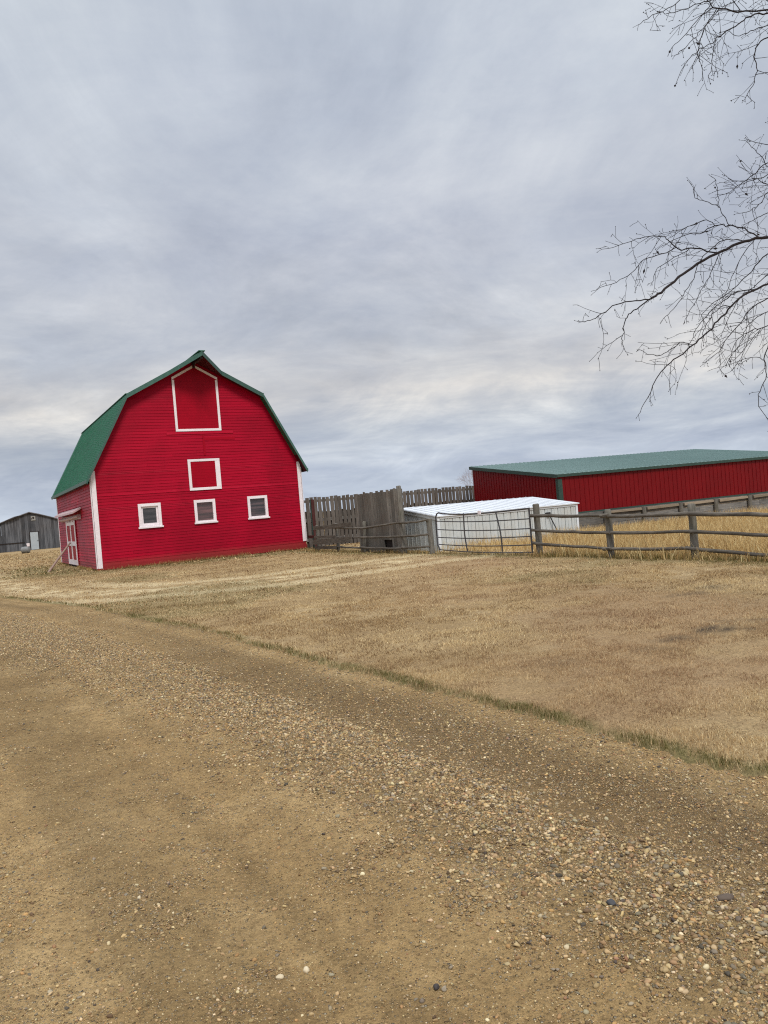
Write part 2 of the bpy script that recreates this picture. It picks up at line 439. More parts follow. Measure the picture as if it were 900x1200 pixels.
def road_profile(x, y, q):
    """height of the road surface and the share of loose stones on it"""
    n = fbm(x * 1.3, y * 1.3, 91); nf = fbm(x * 5, y * 5, 92)
    shift = 0.25 * (fbm(x * 0.5, y * 0.5, 93) - 0.5)
    far = sstep(5.0, 12.0, y)
    w_in, w_out = 1.08 + 0.15 * far, 1.75 + 0.9 * far
    qq = q + shift
    wind = sstep(w_in - 0.30, w_in + 0.12, qq + 0.3 * (nf - 0.5)) * sstep(w_out + 0.65, w_out - 0.35, qq + 0.7 * (nf - 0.5))
    edge = sstep(0.95, 0.10, qq + 0.5 * (nf - 0.5))
    mid = sstep(3.0, 3.5, qq + 0.8 * (n - 0.5)) * sstep(4.4, 3.8, qq + 0.8 * (n - 0.5))
    sparse = 0.10 + 0.45 * sstep(0.5, 0.68, nf) * sstep(0.42, 0.58, n)
    dens = np.clip(np.maximum.reduce([wind, 0.55 * edge, 0.45 * mid, sparse * 1.0, 0.62 * sstep(1.2, 0.9, qq) * (0.5 + nf)]), 0, 1)
    ruts = -0.02 * np.exp(-((qq - 0.78) / 0.22) ** 2) - 0.022 * np.exp(-((qq - 2.55) / 0.35) ** 2)
    z = 0.004 + 0.035 * wind + ruts + 0.012 * (n - 0.5) + 0.010 * (nf - 0.5)
    dark = sstep(0.25, 0.5, qq) * sstep(1.15, 0.85, qq + 0.2 * (nf - 0.5)) * (1 - 0.55 * sstep(4.5, 9.0, y))
    return z, dens, wind, dark

def road_streak(x, y, q):
    _, _, al = polydist(x, y, EDGE)
    return sstep(0.35, 0.65, 0.6 * vnoise(q * 2.6 + 9, al * 0.10, 301) + 0.4 * vnoise(q * 6.5, al * 0.22, 302))

tl = []
near = resample(EDGE[3:16], 0.06)
nrm = np.gradient(near, axis=0); nrm /= np.linalg.norm(nrm, axis=1)[:, None]
nv = np.stack([nrm[:, 1], -nrm[:, 0]], 1)
qs = np.concatenate([np.arange(-0.35, 4.6, 0.06), np.linspace(4.75, 9.5, 24)])
PX = near[:, None, 0] + nv[:, None, 0] * qs[None]; PY = near[:, None, 1] + nv[:, None, 1] * qs[None]
rx, ry = PX.ravel(), PY.ravel()
rq = np.broadcast_to(qs[None], PX.shape).ravel().copy()
rz, rd, rw, rk = road_profile(rx, ry, rq)
rz = np.where(rq < 0, 0.004, rz) + 0.006 * (fbm(rx * 14, ry * 14, 95, 2) - 0.5)
m_, k_ = PX.shape
idr = np.arange(m_ * k_).reshape(m_, k_)
FR = np.stack([idr[:-1, :-1].ravel(), idr[1:, :-1].ravel(), idr[1:, 1:].ravel(), idr[:-1, 1:].ravel()], 1)[:, ::-1]

def mat_road():
    t = NT('gravel_road_surface')
    dens, wind, dark = t.sep(t.attr())[:3]
    n1 = t.noise(0.9, t.coord(), 6, 0.6); n2 = t.noise(9.0, t.coord(), 6, 0.7); n3 = t.noise(120.0, t.coord(), 3, 0.6)
    c = t.ramp(n1, [(0.34, srgb(148, 121, 82)), (0.5, srgb(166, 138, 95)), (0.66, srgb(181, 153, 109))])
    c = t.mix(t.math('MULTIPLY', t.ramp(n2, [(0.42, 0.0), (0.66, 1.0)]), 0.5), c, srgb(128, 104, 72))
    c = t.mix(t.math('MULTIPLY', t.math('MULTIPLY', dark, t.ramp(n1, [(0.35, 0.45), (0.65, 1.0)])), 0.66), c, srgb(104, 82, 56))
    a_ = t.n.new('ShaderNodeAttribute'); a_.attribute_name = 'tint'
    c = t.mix(1.0, c, t.ramp(a_.outputs['Alpha'], [(0.0, 0.82), (1.0, 1.12)]), 'MULTIPLY')
    # fine stones bedded in the surface
    h = None
    for sc, col, rmp, k in ((55.0, 'a', (0.16, 0.34), 0.9), (120.0, 'b', (0.2, 0.4), 0.7)):
        v = t.n.new('ShaderNodeTexVoronoi'); v.inputs['Scale'].default_value = sc; t.l(t.coord(), v.inputs['Vector'])
        inside = t.ramp(v.outputs['Distance'], [(rmp[0], 1.0), (rmp[1], 0.0)])
        rr = t.sep(v.outputs['Color'])
        pick = t.math('LESS_THAN', rr[0], t.math('ADD', t.math('MULTIPLY', dens, 0.85), 0.10))
        f = t.math('MULTIPLY', inside, pick)
        sc_ = t.ramp(rr[1], [(0.0, srgb(120, 98, 70)), (0.3, srgb(168, 144, 108)), (0.6, srgb(194, 172, 134)), (0.85, srgb(150, 142, 132)), (1.0, srgb(216, 200, 170))])
        c = t.mix(t.math('MULTIPLY', f, k), c, sc_)
        hh = t.math('MULTIPLY', f, 1.0 if col == 'a' else 0.5)
        h = hh if h is None else t.math('ADD', h, hh)
    c = t.mix(1.0, c, t.ramp(n3, [(0.25, 0.72), (0.7, 1.08)]), 'MULTIPLY')
    n4 = t.noise(34.0, t.coord(), 5, 0.75)
    c = t.mix(1.0, c, t.ramp(n4, [(0.30, 0.60), (0.5, 1.0), (0.7, 1.18)]), 'MULTIPLY')
    t.bump(t.math('ADD', t.math('ADD', h, t.math('MULTIPLY', n3, 0.5)), t.math('MULTIPLY', n4, 1.2)), 1.0, 0.014)
    return t.set(c, 0.95, 0, 0.12)
M['road'] = mat_road()
road = fast_mesh('gravel_road', np.stack([rx, ry, rz], 1), FR, M['road'], np.stack([rd, rw, rk, road_streak(rx, ry, rq)], 1), True)
tag(road, kind='structure')

# ------------------------------------------------------------------ loose stones
import bmesh
def ico(sub):
    bm = bmesh.new(); bmesh.ops.create_icosphere(bm, subdivisions=sub, radius=1.0)
    v = np.array([p.co[:] for p in bm.verts]); f = np.array([[w.index for w in q_.verts] for q_ in bm.faces]); bm.free()
    return v, f
PAL = np.array([srgb(*c)[:3] for c in ((190, 166, 126), (170, 146, 110), (202, 182, 146), (156, 144, 124), (130, 120, 106), (184, 150, 104), (112, 92, 70), (222, 206, 174), (158, 130, 96), (92, 84, 76), (160, 124, 96))])
PALW = np.array([.2, .22, .12, .12, .08, .09, .07, .025, .11, .035, .02]); PALW /= PALW.sum()

def scatter_stones(px, py, pz, size, sub, name):
    V, Fc = ico(sub); nV = len(V); N = len(px)
    variants = []
    for k in range(8):
        r_ = np.random.default_rng(100 + k)
        w = np.ones(nV)
        for _ in range(8):                             # chop facets
            dvec = r_.normal(size=3); dvec /= np.linalg.norm(dvec)
            h = V @ dvec; lim = r_.uniform(0.42, 0.8)
            w = np.minimum(w, np.where(h > lim, lim / np.maximum(h, 1e-3), 1))
        variants.append(V * w[:, None])
    variants = np.stack(variants)
    k = rng.integers(0, 8, N)
    sc3 = size[:, None] * np.stack([rng.uniform(0.8, 1.35, N), rng.uniform(0.65, 1.0, N), rng.uniform(0.45, 0.8, N)], 1)
    yaw = rng.uniform(0, 2 * np.pi, N); tl_ = rng.normal(0, 0.3, N)
    P = variants[k] * sc3[:, None, :]
    ct, st = np.cos(tl_)[:, None], np.sin(tl_)[:, None]
    y1, z1 = P[:, :, 1] * ct - P[:, :, 2] * st, P[:, :, 1] * st + P[:, :, 2] * ct
    cy, sy = np.cos(yaw)[:, None], np.sin(yaw)[:, None]
    x2, y2 = P[:, :, 0] * cy - y1 * sy, P[:, :, 0] * sy + y1 * cy
    W = np.stack([x2 + px[:, None], y2 + py[:, None], z1 + pz[:, None]], 2).reshape(-1, 3)
    FF = (Fc[None] + (np.arange(N) * nV)[:, None, None]).reshape(-1, 3)
    ci = rng.choice(len(PAL), N, p=PALW)
    cc = PAL[ci] * np.array([1.0, 0.96, 0.88]) * rng.uniform(0.55, 1.05, (N, 1)) * rng.uniform(0.95, 1.05, (N, 3))
    o = fast_mesh(name, W, FF, M['stone'], np.repeat(cc, nV, 0), False)
    return tag(o, kind='stuff')

def road_points(n, y0, y1, x_pad=1.0):
    """random spots on the road within (and a step beyond) the view, uniform per square metre"""
    x = rng.uniform(-0.62 * y1 - 1.5, 3.2, n); y = rng.uniform(y0, y1, n)
    d, s, _ = polydist(x, y, EDGE); qv = d * s
    keep = (qv > -0.04) & (qv < 9.2) & (np.abs(x) < 0.60 * y + x_pad)
    return x[keep], y[keep], qv[keep]

def stones_in(y0, y1, per_m2, smin, smax, sub, name, keepf):
    area = (0.62 * y1 + 1.5 + 3.2) * (y1 - y0)
    x, y, qv = road_points(int(area * per_m2), y0, y1)
    z, dn, wd, dk = road_profile(x, y, qv)
    k = rng.uniform(0, 1, len(x)) < keepf(dn, wd, dk, qv, y)
    x, y, z, wd = x[k], y[k], z[k], wd[k]
    size = smin + (smax - smin) * rng.beta(1.2, 3.2, len(x)) * (0.78 + 0.3 * wd)
    return scatter_stones(x, y, z + size * 0.22, size, sub, name)
stones_in(1.3, 8.5, 4200, 0.0045, 0.019, 2, 'loose_gravel', lambda dn, wd, dk, qv, y: np.maximum(0.90 * wd ** 1.4, 0.46 * dn) * sstep(8.5, 5.0, y))
stones_in(1.3, 8.0, 14000, 0.0022, 0.0078, 1, 'gravel_grit', lambda dn, wd, dk, qv, y: np.clip(0.26 + 0.74 * dn, 0, 1) * sstep(8.0, 3.5, y))
stones_in(4.0, 17.0, 2500, 0.006, 0.021, 1, 'gravel_strewn_further', lambda dn, wd, dk, qv, y: np.maximum(0.95 * wd ** 1.2, 0.45 * dn) * sstep(4.0, 8.5, y) * sstep(24, 12, y))

# a few bigger stones one can point at
def big_stone(x, y, size, col, label):
    V, Fc = ico(3)
    r_ = np.random.default_rng(int(abs(x * 1000)) + 3)
    w = np.ones(len(V))
    for _ in range(9):
        dv = r_.normal(size=3); dv /= np.linalg.norm(dv); h = V @ dv; lim = r_.uniform(0.6, 0.9)
        w = np.minimum(w, np.where(h > lim, lim / np.maximum(h, 1e-3), 1))
    P = V * w[:, None] * np.array(size) 
    z = float(road_profile(np.array([x]), np.array([y]), road_q(np.array([x]), np.array([y])))[0][0])
    o = fast_mesh('stone', P, Fc, M['stone'], np.tile(np.array(srgb(*col)[:3]), (len(V), 1)), True)
    o.location = (x, y, z + size[2] * 0.55); o.rotation_euler = (0.1, -0.05, r_.uniform(0, 3))
    return tag(o, label, 'stone', 'larger stones lying on the gravel road')
big_stone(0.04, 2.545, (.014, .011, .010), (70, 64, 62), 'dark rounded stone touching a paler one, on the bare track at the bottom')
big_stone(0.067, 2.535, (.011, .010, .009), (150, 138, 120), 'pale small stone touching a dark one, on the bare track at the bottom')
big_stone(1.15, 2.86, (.036, .018, .013), (96, 84, 74), 'flat dark brown oblong stone on top of the gravel ridge, largest there')
big_stone(0.73, 2.89, (.022, .015, .012), (74, 74, 76), 'dark slate grey stone on the inner side of the gravel ridge')
big_stone(-0.50, 2.68, (.015, .013, .010), (196, 180, 150), 'cream stone beside a dark damp spot on the bare track')
big_stone(-0.41, 2.72, (.014, .013, .011), (206, 190, 160), 'cream round stone standing clear of the damp spot on the bare track')

# ------------------------------------------------------------------ grass
def blades(px, py, pz, h, wdt, lean, cols_, name, label=None, cat=None):
    N = len(px)
    yaw = rng.uniform(0, 2 * np.pi, N); ly = rng.uniform(0, 2 * np.pi, N)
    dx, dy = np.cos(yaw) * wdt / 2, np.sin(yaw) * wdt / 2
    lx, lyv = np.cos(ly) * lean * h, np.sin(ly) * lean * h
    b0 = np.stack([px - dx, py - dy, pz], 1); b1 = np.stack([px + dx, py + dy, pz], 1)
    m0 = np.stack([px - dx * .75 + lx * .35, py - dy * .75 + lyv * .35, pz + h * .55], 1)
    m1 = np.stack([px + dx * .75 + lx * .35, py + dy * .75 + lyv * .35, pz + h * .55], 1)
    hh = h * np.sqrt(np.clip(1 - lean ** 2 * 0.6, 0.1, 1))
    tp = np.stack([px + lx, py + lyv, pz + hh], 1)
    W = np.stack([b0, b1, m0, m1, tp], 1).reshape(-1, 3)
    base = np.array([[0, 1, 3], [0, 3, 2], [2, 3, 4]])
    FF = (base[None] + (np.arange(N) * 5)[:, None, None]).reshape(-1, 3)
    cc = np.repeat(cols_, 5, 0)
    return tag(fast_mesh(name, W, FF, M['grass'], cc, False), kind='stuff')

C_ = lambda *a: np.array(srgb(*a)[:3])
def lawn_blades(y0, y1, per_m2, hmin, hmax, w, name):
    x1 = 0.62 * y1 + 1.5; x0 = -0.62 * y1 - 1.0
    n = int((x1 - x0) * (y1 - y0) * per_m2)
    x = rng.uniform(x0, x1, n); y = rng.uniform(y0, y1, n)
    k = np.abs(x) < 0.62 * y + 1.2
    x, y = x[k], y[k]
    qv, pa, gr, di, pk = masks(x, y)
    clump = fbm(x * 3.2, y * 3.2, 55)
    s = (x - BO[0]) * BA[0] + (y - BO[1]) * BA[1]; d = (x - BO[0]) * BB[0] + (y - BO[1]) * BB[1]
    inside = (s > -0.05) & (s < 8.8) & (d > 0.0) & (d < 12)
    k = (qv < 0.05 + 0.05 * rng.uniform(-1, 1, len(x))) & (~inside) & (rng.uniform(0, 1, len(x)) < (1 - 0.8 * di) * (1 - 0.75 * pa) * (0.22 + 0.78 * sstep(0.28, 0.55, clump)))
    x, y, qv, pa, gr, di, pk, clump = (v[k] for v in (x, y, qv, pa, gr, di, pk, clump))
    N = len(x)
    patch = fbm(x * 0.55, y * 0.55, 71)[:, None]; r1 = rng.uniform(0, 1, (N, 1))
    pch = sstep(0.35, 0.65, patch)
    c = C_(188, 158, 112) * (1 - pch) + C_(212, 186, 140) * pch
    mott = np.maximum(sstep(0.44, 0.58, fbm(x * 1.3, y * 1.3, 73)), 0.8 * sstep(0.52, 0.62, fbm(x * 3.1, y * 3.1, 74)))[:, None]
    c = np.where(r1 < 0.08 + 0.46 * mott, C_(136, 108, 76), c); c = np.where(r1 > 0.94 - 0.22 * (1 - mott), C_(234, 214, 168), c)
    c = c * (1 - 0.45 * pk[:, None]) + C_(172, 138, 110) * 0.45 * pk[:, None]
    c = np.where(rng.uniform(0, 1, (N, 1)) < pa[:, None] * 0.8, C_(232, 218, 182), c)
    isg = rng.uniform(0, 1, (N, 1)) < gr[:, None] * 0.78
    c = np.where(isg, C_(112, 104, 60) * rng.uniform(0.7, 1.3, (N, 1)), c) * rng.uniform(0.8, 1.12, (N, 1))
    verge = sstep(-0.30, -0.05, qv)
    h = rng.uniform(hmin, hmax, N) * (0.35 + 1.1 * clump) * (1 + 0.25 * verge)
    lean = rng.uniform(0.3, 1.15, N) * (1 - 0.25 * verge)
    return blades(x, y, ground_z(x, y, np.minimum(qv, 0)) - 0.006, h, np.full(N, w) * rng.uniform(0.7, 1.3, N), lean, c, name)
lawn_blades(2.2, 8.0, 6500, 0.018, 0.046, 0.0034, 'dry_lawn_grass')
lawn_blades(8.0, 15.0, 2400, 0.018, 0.048, 0.0062, 'dry_lawn_grass_middle')
lawn_blades(15.0, 30.0, 480, 0.02, 0.05, 0.014, 'dry_lawn_grass_further')
lawn_blades(30.0, 75.0, 45, 0.03, 0.08, 0.05, 'dry_lawn_grass_distant')

def tall_grass():
    n = 260000
    s = rng.uniform(7.9, 24.0, n); d = rng.uniform(-26.0, 1.0, n)
    x = BO[0] + BA[0] * s + BB[0] * d; y = BO[1] + BA[1] * s + BB[1] * d
    cl = fbm(x * 0.9, y * 0.9, 15); cl2 = fbm(x * 3, y * 3, 16)
    # local frames of the two sheds
    def inbox(ox, oy, an, w_, dp, pad):
        u = (x - ox) * math.cos(an) + (y - oy) * math.sin(an); v = -(x - ox) * math.sin(an) + (y - oy) * math.cos(an)
        return (u > -pad) & (u < w_ + pad) & (v > -pad) & (v < dp + pad)
    bad = inbox(1.67, 24.5, 0.48, 5.78, 2.44, 0.04) | inbox(7.09, 31.0, 0.38, 14.4, 7.3, 0.05)
    gate = (d > -16.4) & (d < -11.0)
    front = sstep(7.95, 8.35, s)
    dens = (0.30 + 0.7 * sstep(0.28, 0.5, cl)) * np.where(gate, 0.35 * sstep(8.3, 9.2, s), 1) * sstep(-10.5, -11.5, d) 
    dens = dens * np.where(s < 8.5, 0.8, 1.0)
    k = (~bad) & (rng.uniform(0, 1, n) < dens) & (x < 0.62 * y + 1.5)
    s, d, x, y, cl, cl2 = (v[k] for v in (s, d, x, y, cl, cl2))
    N = len(x)
    near_f = sstep(9.0, 8.0, s)
    h = rng.uniform(0.16, 0.46, N) * (0.55 + 0.9 * cl) * (1 - 0.25 * near_f)
    r1 = rng.uniform(0, 1, (N, 1))
    c = C_(198, 166, 110) * (1 - cl2[:, None]) + C_(220, 194, 140) * cl2[:, None]
    c = np.where(r1 < 0.22, C_(160, 126, 80), c); c = np.where(r1 > 0.85, C_(236, 216, 164), c)
    isg = (rng.uniform(0, 1, (N, 1)) < (0.55 * near_f)[:, None])
    c = np.where(isg, C_(112, 104, 56), c) * rng.uniform(0.8, 1.12, (N, 1))
    h = np.where(isg[:, 0], h * 0.5, h)
    return blades(x, y, np.full(N, 0.01), h, rng.uniform(0.006, 0.016, N), rng.uniform(0.05, 0.8, N), c, 'tall_dry_grass')
tall_grass()

def weeds():
    """longer, ragged dry grass where the mower does not reach: along walls, posts and rails"""
    xs, ys = [], []
    def line(p, q_, per_m, wid):
        p, q_ = np.array(p), np.array(q_); L = np.linalg.norm(q_ - p); n = int(L * per_m)
        t = rng.uniform(0, 1, n); nrm_ = np.array([-(q_ - p)[1], (q_ - p)[0]]) / L
        w = rng.normal(0, wid, n)
        c = p + (q_ - p) * t[:, None] + nrm_ * w[:, None]
        k = rng.uniform(0, 1, n) < sstep(0.3, 0.6, fbm(c[:, 0] * 1.1, c[:, 1] * 1.1, 401)) + 0.15
        xs.append(c[k, 0]); ys.append(c[k, 1])
    line(bw(-0.1, -0.10), bw(8.8, -0.10), 260, 0.035)
    line(bw(-0.10, -0.1), bw(-0.10, 5.0), 260, 0.03); line(bw(-0.10, 8.5), bw(-0.10, 12), 260, 0.03)
    line(bw(7.9, -1.2), bw(8.0, -11.5), 170, 0.09); line(bw(8.1, -11.5), bw(8.15, -16.2), 110, 0.08)
    line(bw(8.05, -16.2), bw(8.2, -26), 220, 0.10)
    x, y = np.concatenate(xs), np.concatenate(ys); N = len(x)
    r1 = rng.uniform(0, 1, (N, 1))
    c = np.where(r1 < 0.3, C_(150, 122, 80), C_(204, 174, 118)); c = np.where(r1 > 0.78, C_(110, 104, 62), c) * rng.uniform(0.8, 1.1, (N, 1))
    return blades(x, y, np.full(N, 0.015), rng.uniform(0.05, 0.20, N) * (0.4 + 1.0 * fbm(x * 2, y * 2, 402)), rng.uniform(0.006, 0.014, N), rng.uniform(0.1, 0.8, N), c, 'ragged_dry_weeds')
weeds()

M['red_belt'] = mat_red_paint('brighter_red_board_paint', srgb(184, 14, 48), srgb(202, 52, 76), 0.5)

# ------------------------------------------------------------------ red barn (local x along the front, y back along the side)
W_, L_, HE, KIN, HK, HR = 8.759, 11.9, 3.80, 1.60, 6.76, 8.27
OH, HOOD, SO = 0.36, 1.44, 0.20
KT, HKT, HRT, ZT = 1.557, 6.856, 8.37, 3.557            # roof top surface
CX = W_ / 2
barn = thing('barn', 'big crimson gambrel barn with green roof, white trim and a peaked hay hood', 'barn', (BO[0], BO[1], 0.0), ANG)

def lo(z):
    if z <= HE: return 0.0
    if z <= HK: return (z - HE) / (HK - HE) * KIN
    return KIN + (z - HK) / (HR - HK) * (CX - KIN)
def hi(z): return W_ - lo(z)

def clapboard(mb, x0f, x1f, zs, holes, put, lap=0.016, seg=(2.4, 4.8)):
    """lapped boards; put(x, out, z) -> local point"""
    prev_j = None
    for z0, z1 in zip(zs[:-1], zs[1:]):
        spans = [(None, None)]
        cuts = [(h[0], h[1]) for h in holes if h[2] < z1 - 1e-4 and h[3] > z0 + 1e-4]
        a0, a1, b0, b1 = x0f(z0), x1f(z0), x0f(z1), x1f(z1)
        pieces = [(a0, a1, b0, b1)]
        for c0, c1 in cuts:
            new = []
            for p in pieces:
                if c0 > p[0] and c1 < p[1]:
                    new += [(p[0], c0, p[2], c0), (c1, p[1], c1, p[3])]
                else: new.append(p)
            pieces = new
        for (l0, r0, l1, r1) in pieces:
            if r0 - l0 < 0.02: continue
            # random butt joints
            xs = [0.0]; x = l0 + random.uniform(0.6, seg[1])
            js = []
            while x < r0 - 0.5 and x > max(l0, l1) and x < min(r0, r1):
                js.append(x); x += random.uniform(*seg)
            edges0 = [l0] + js + [r0]; edges1 = [l1] + js + [r1]
            for k in range(len(edges0) - 1):
                o = lap + random.uniform(-0.0015, 0.002)
                e0a, e0b, e1a, e1b = edges0[k], edges0[k + 1], edges1[k], edges1[k + 1]
                g = 0.0015 if k else 0; g2 = 0.0015 if k < len(edges0) - 2 else 0
                mb.add([put(e0a + g, 0, z0), put(e0b - g2, 0, z0), put(e0b - g2, o, z0), put(e0a + g, o, z0), put(e1b - g2, 0.002, z1), put(e1a + g, 0.002, z1)],
                       [(0, 1, 2, 3), (3, 2, 4, 5)])

def rows(z0, z1, step, marks):
    zs = list(np.arange(z0, z1 - 0.02, step)) + [z1]
    for m in marks:
        zs = [z for z in zs if abs(z - m) > 0.035 or z in (z0, z1)] + [m]
    return sorted(set(zs))

WIN = [(1.677, 'small square barn window with a white inner sash'), (3.921, None), (6.214, None)]
WZ, WW, WH, TR = 1.565, 0.895, 0.955, 0.112
holes = [(s + TR, s + WW - TR, WZ + TR * 0.8, WZ + WH - TR) for s, _ in WIN]
fr = MB()
clapboard(fr, lo, hi, rows(0.10, HR - 0.01, 0.118, [HE, HK, holes[0][2], holes[0][3]]), holes, lambda x, o, z: (x, -o, z))
fr.build('front_wall', M['red'], barn)
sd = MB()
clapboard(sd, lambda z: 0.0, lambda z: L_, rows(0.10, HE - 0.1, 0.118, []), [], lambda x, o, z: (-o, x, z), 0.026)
tag(sd.build('side_wall', M['red_pale'], barn), 'paler, pinker side wall of lapped boards')
sd = MB()
clapboard(sd, lambda z: 0.0, lambda z: L_, rows(0.10, HE - 0.1, 0.118, []), [], lambda x, o, z: (W_ + o, x, z))
sd.build('side_wall', M['red'], barn)
bk = MB()
clapboard(bk, lo, hi, rows(0.10, HR - 0.01, 0.118, [HE, HK]), [], lambda x, o, z: (x, L_ + o, z))
bk.build('back_wall', M['red'], barn)
fd = MB()
fd.box(0.03, W_ - 0.03, 0.03, L_ - 0.03, -0.15, 0.12)
fd.build('foundation', M['dark'], barn)
iw = MB()                                              # dark inside lining a hand's width behind the windows
iw.box(0.25, W_ - 0.25, 0.42, 0.46, 0.12, 3.4)
iw.build('inner_boards', M['wood_dark'], barn)
sk = MB().box(-0.024, W_ + 0.024, -0.030, -0.0165, 0.06, 0.24)
sk.build('skirt_board', M['red'], barn, 0.003)
bl = MB().box(0.18, W_ - 0.17, -0.026, -0.019, 2.91, 2.99)
bl.build('belt_board', M['red_belt'], barn, 0.003)
lg = MB().box(3.05, 5.85, -0.036, -0.019, 5.24, 5.35)
lg.build('ledge_board', M['red_belt'], barn, 0.003)
pt = MB().box(4.52, 4.60, -0.028, -0.019, 4.35, 5.22).box(4.60, 5.9, -0.026, -0.019, 4.98, 5.09)
pt.build('patch_board', M['red_door'], barn, 0.002)

# corner boards
cb = MB().box(-0.004, 0.17, -0.040, -0.0165, 0.12, 3.92).box(-0.042, -0.0165, -0.040, 0.10, 0.12, 3.66)
cb.build('corner_board', M['white'], barn, 0.004)
cb = MB().box(W_ - 0.15, W_ + 0.002, -0.040, -0.0165, 0.38, 3.90).box(W_ + 0.0165, W_ + 0.04, -0.040, 0.1, 0.38, 3.66)
cb.build('corner_board', M['white'], barn, 0.004)
cb = MB().box(-0.042, -0.0165, L_ - 0.14, L_ + 0.02, 0.12, 3.66)
cb.build('corner_board', M['white'], barn, 0.004)

# windows
for i, (s, lab) in enumerate(WIN):
    x0, x1, z0, z1 = s, s + WW, WZ, WZ + WH
    h = holes[i]
    f = MB()
    f.box(x0, h[0] + 0.004, -0.046, -0.0165, z0 + 0.02, z1)
    f.box(h[1] - 0.004, x1, -0.046, -0.0165, z0 + 0.02, z1)
    f.box(h[0] + 0.004, h[1] - 0.004, -0.045, -0.0165, h[3] - 0.004, z1 - 0.002)
    f.box(h[0] + 0.004, h[1] - 0.004, -0.045, -0.0165, z0 + 0.02, h[2] + 0.004)
    # jambs
    f.box(h[0] - 0.012, h[0] + 0.003, -0.016, 0.11, h[2], h[3]).box(h[1] - 0.003, h[1] + 0.012, -0.016, 0.11, h[2], h[3])
    f.box(h[0], h[1], -0.016, 0.11, h[3] - 0.003, h[3] + 0.012).box(h[0], h[1], -0.016, 0.11, h[2] - 0.012, h[2] + 0.003)
    w = f.build('window', M['white'], barn, 0.003)
    MB().box(x0 - 0.045, x1 + 0.045, -0.085, -0.047, z0 - 0.035, z0 + 0.03).build('sill', M['white'], w, 0.005)
    if i == 0:
        sa = MB(); k = 0.075
        sa.box(h[0] + .003, h[0] + k, 0.02, 0.05, h[2] + .003, h[3] - .003).box(h[1] - k, h[1] - .003, 0.02, 0.05, h[2] + .003, h[3] - .003)
        sa.box(h[0] + k, h[1] - k, 0.021, 0.049, h[3] - k, h[3] - .003).box(h[0] + k, h[1] - k, 0.021, 0.049, h[2] + .003, h[2] + k)
        sa.build('sash', M['white'], w, 0.003)
    pn = MB().box(h[0] + .003, h[1] - .003, 0.055, 0.063, h[2] + .003, h[3] - .003)
    pn.build('pane', (M['pane_dark'], M['pane_brown'], M['pane_mid'])[i], w)

# hay door (five-sided) and hatch
US, UW, UZ, UZS, UZA = 3.435, 1.91, 5.36, 7.50, 8.02
t_ = 0.10
hd = MB().prism([(US + .03, -0.020, UZ + .03), (US + UW - .03, -0.020, UZ + .03), (US + UW - .03, -0.020, UZS), (US + UW / 2, -0.020, UZA - .02), (US + .03, -0.020, UZS)], (0, -0.016, 0))
hay = hd.build('hay_door', M['red_door'], barn)
bd = MB()
for k in range(1, 18):
    z = UZ + .05 + k * 0.118
    if z < UZS: bd.box(US + t_, US + UW - t_, -0.0405, -0.0365, z - 0.010, z)
bd.build('batten', M['red_door'], hay)
tm = MB()
tm.box(US, US + t_, -0.056, -0.0365, UZ + t_, UZS - 0.02).box(US + UW - t_, US + UW, -0.056, -0.0365, UZ + t_, UZS - 0.02)
tm.box(US, US + UW, -0.056, -0.0365, UZ, UZ + t_ - 0.003)
sl = (UZA - UZS) / (UW / 2)
for sgn, xa in ((1, US), (-1, US + UW)):
    e = 0.94
    tm.prism([(xa, -0.037, UZS - .018), (xa + sgn * UW / 2 * e, -0.037, UZS - .018 + sl * UW / 2 * e), (xa + sgn * UW / 2 * e, -0.037, UZS - .018 + sl * UW / 2 * e + t_ * 1.05), (xa, -0.037, UZS - .018 + t_ * 1.05)], (0, -0.02, 0))
tm.build('door_trim', M['white'], hay, 0.003)
DS, DZ, DW, DH = 3.801, 2.926, 1.344, 1.275
hc = MB().box(DS + .03, DS + DW - .03, -0.037, -0.034, DZ + .03, DZ + DH - .03)
for k in range(9):
    hc.box(DS + .1, DS + DW - .16, -0.041, -0.0372, DZ + .12 + k * .118, DZ + .13 + k * .118)
hat = hc.build('hatch_door', M['red_door'], barn)
tm = MB()
tm.box(DS, DS + .115, -0.058, -0.042, DZ + .1, DZ + DH - .1).box(DS + DW - .20, DS + DW, -0.058, -0.042, DZ + .1, DZ + DH - .1)
tm.box(DS, DS + DW, -0.0575, -0.042, DZ - .01, DZ + .098).box(DS, DS + DW, -0.0575, -0.042, DZ + DH - .098, DZ + DH)
tm.build('door_trim', M['white'], hat, 0.003)

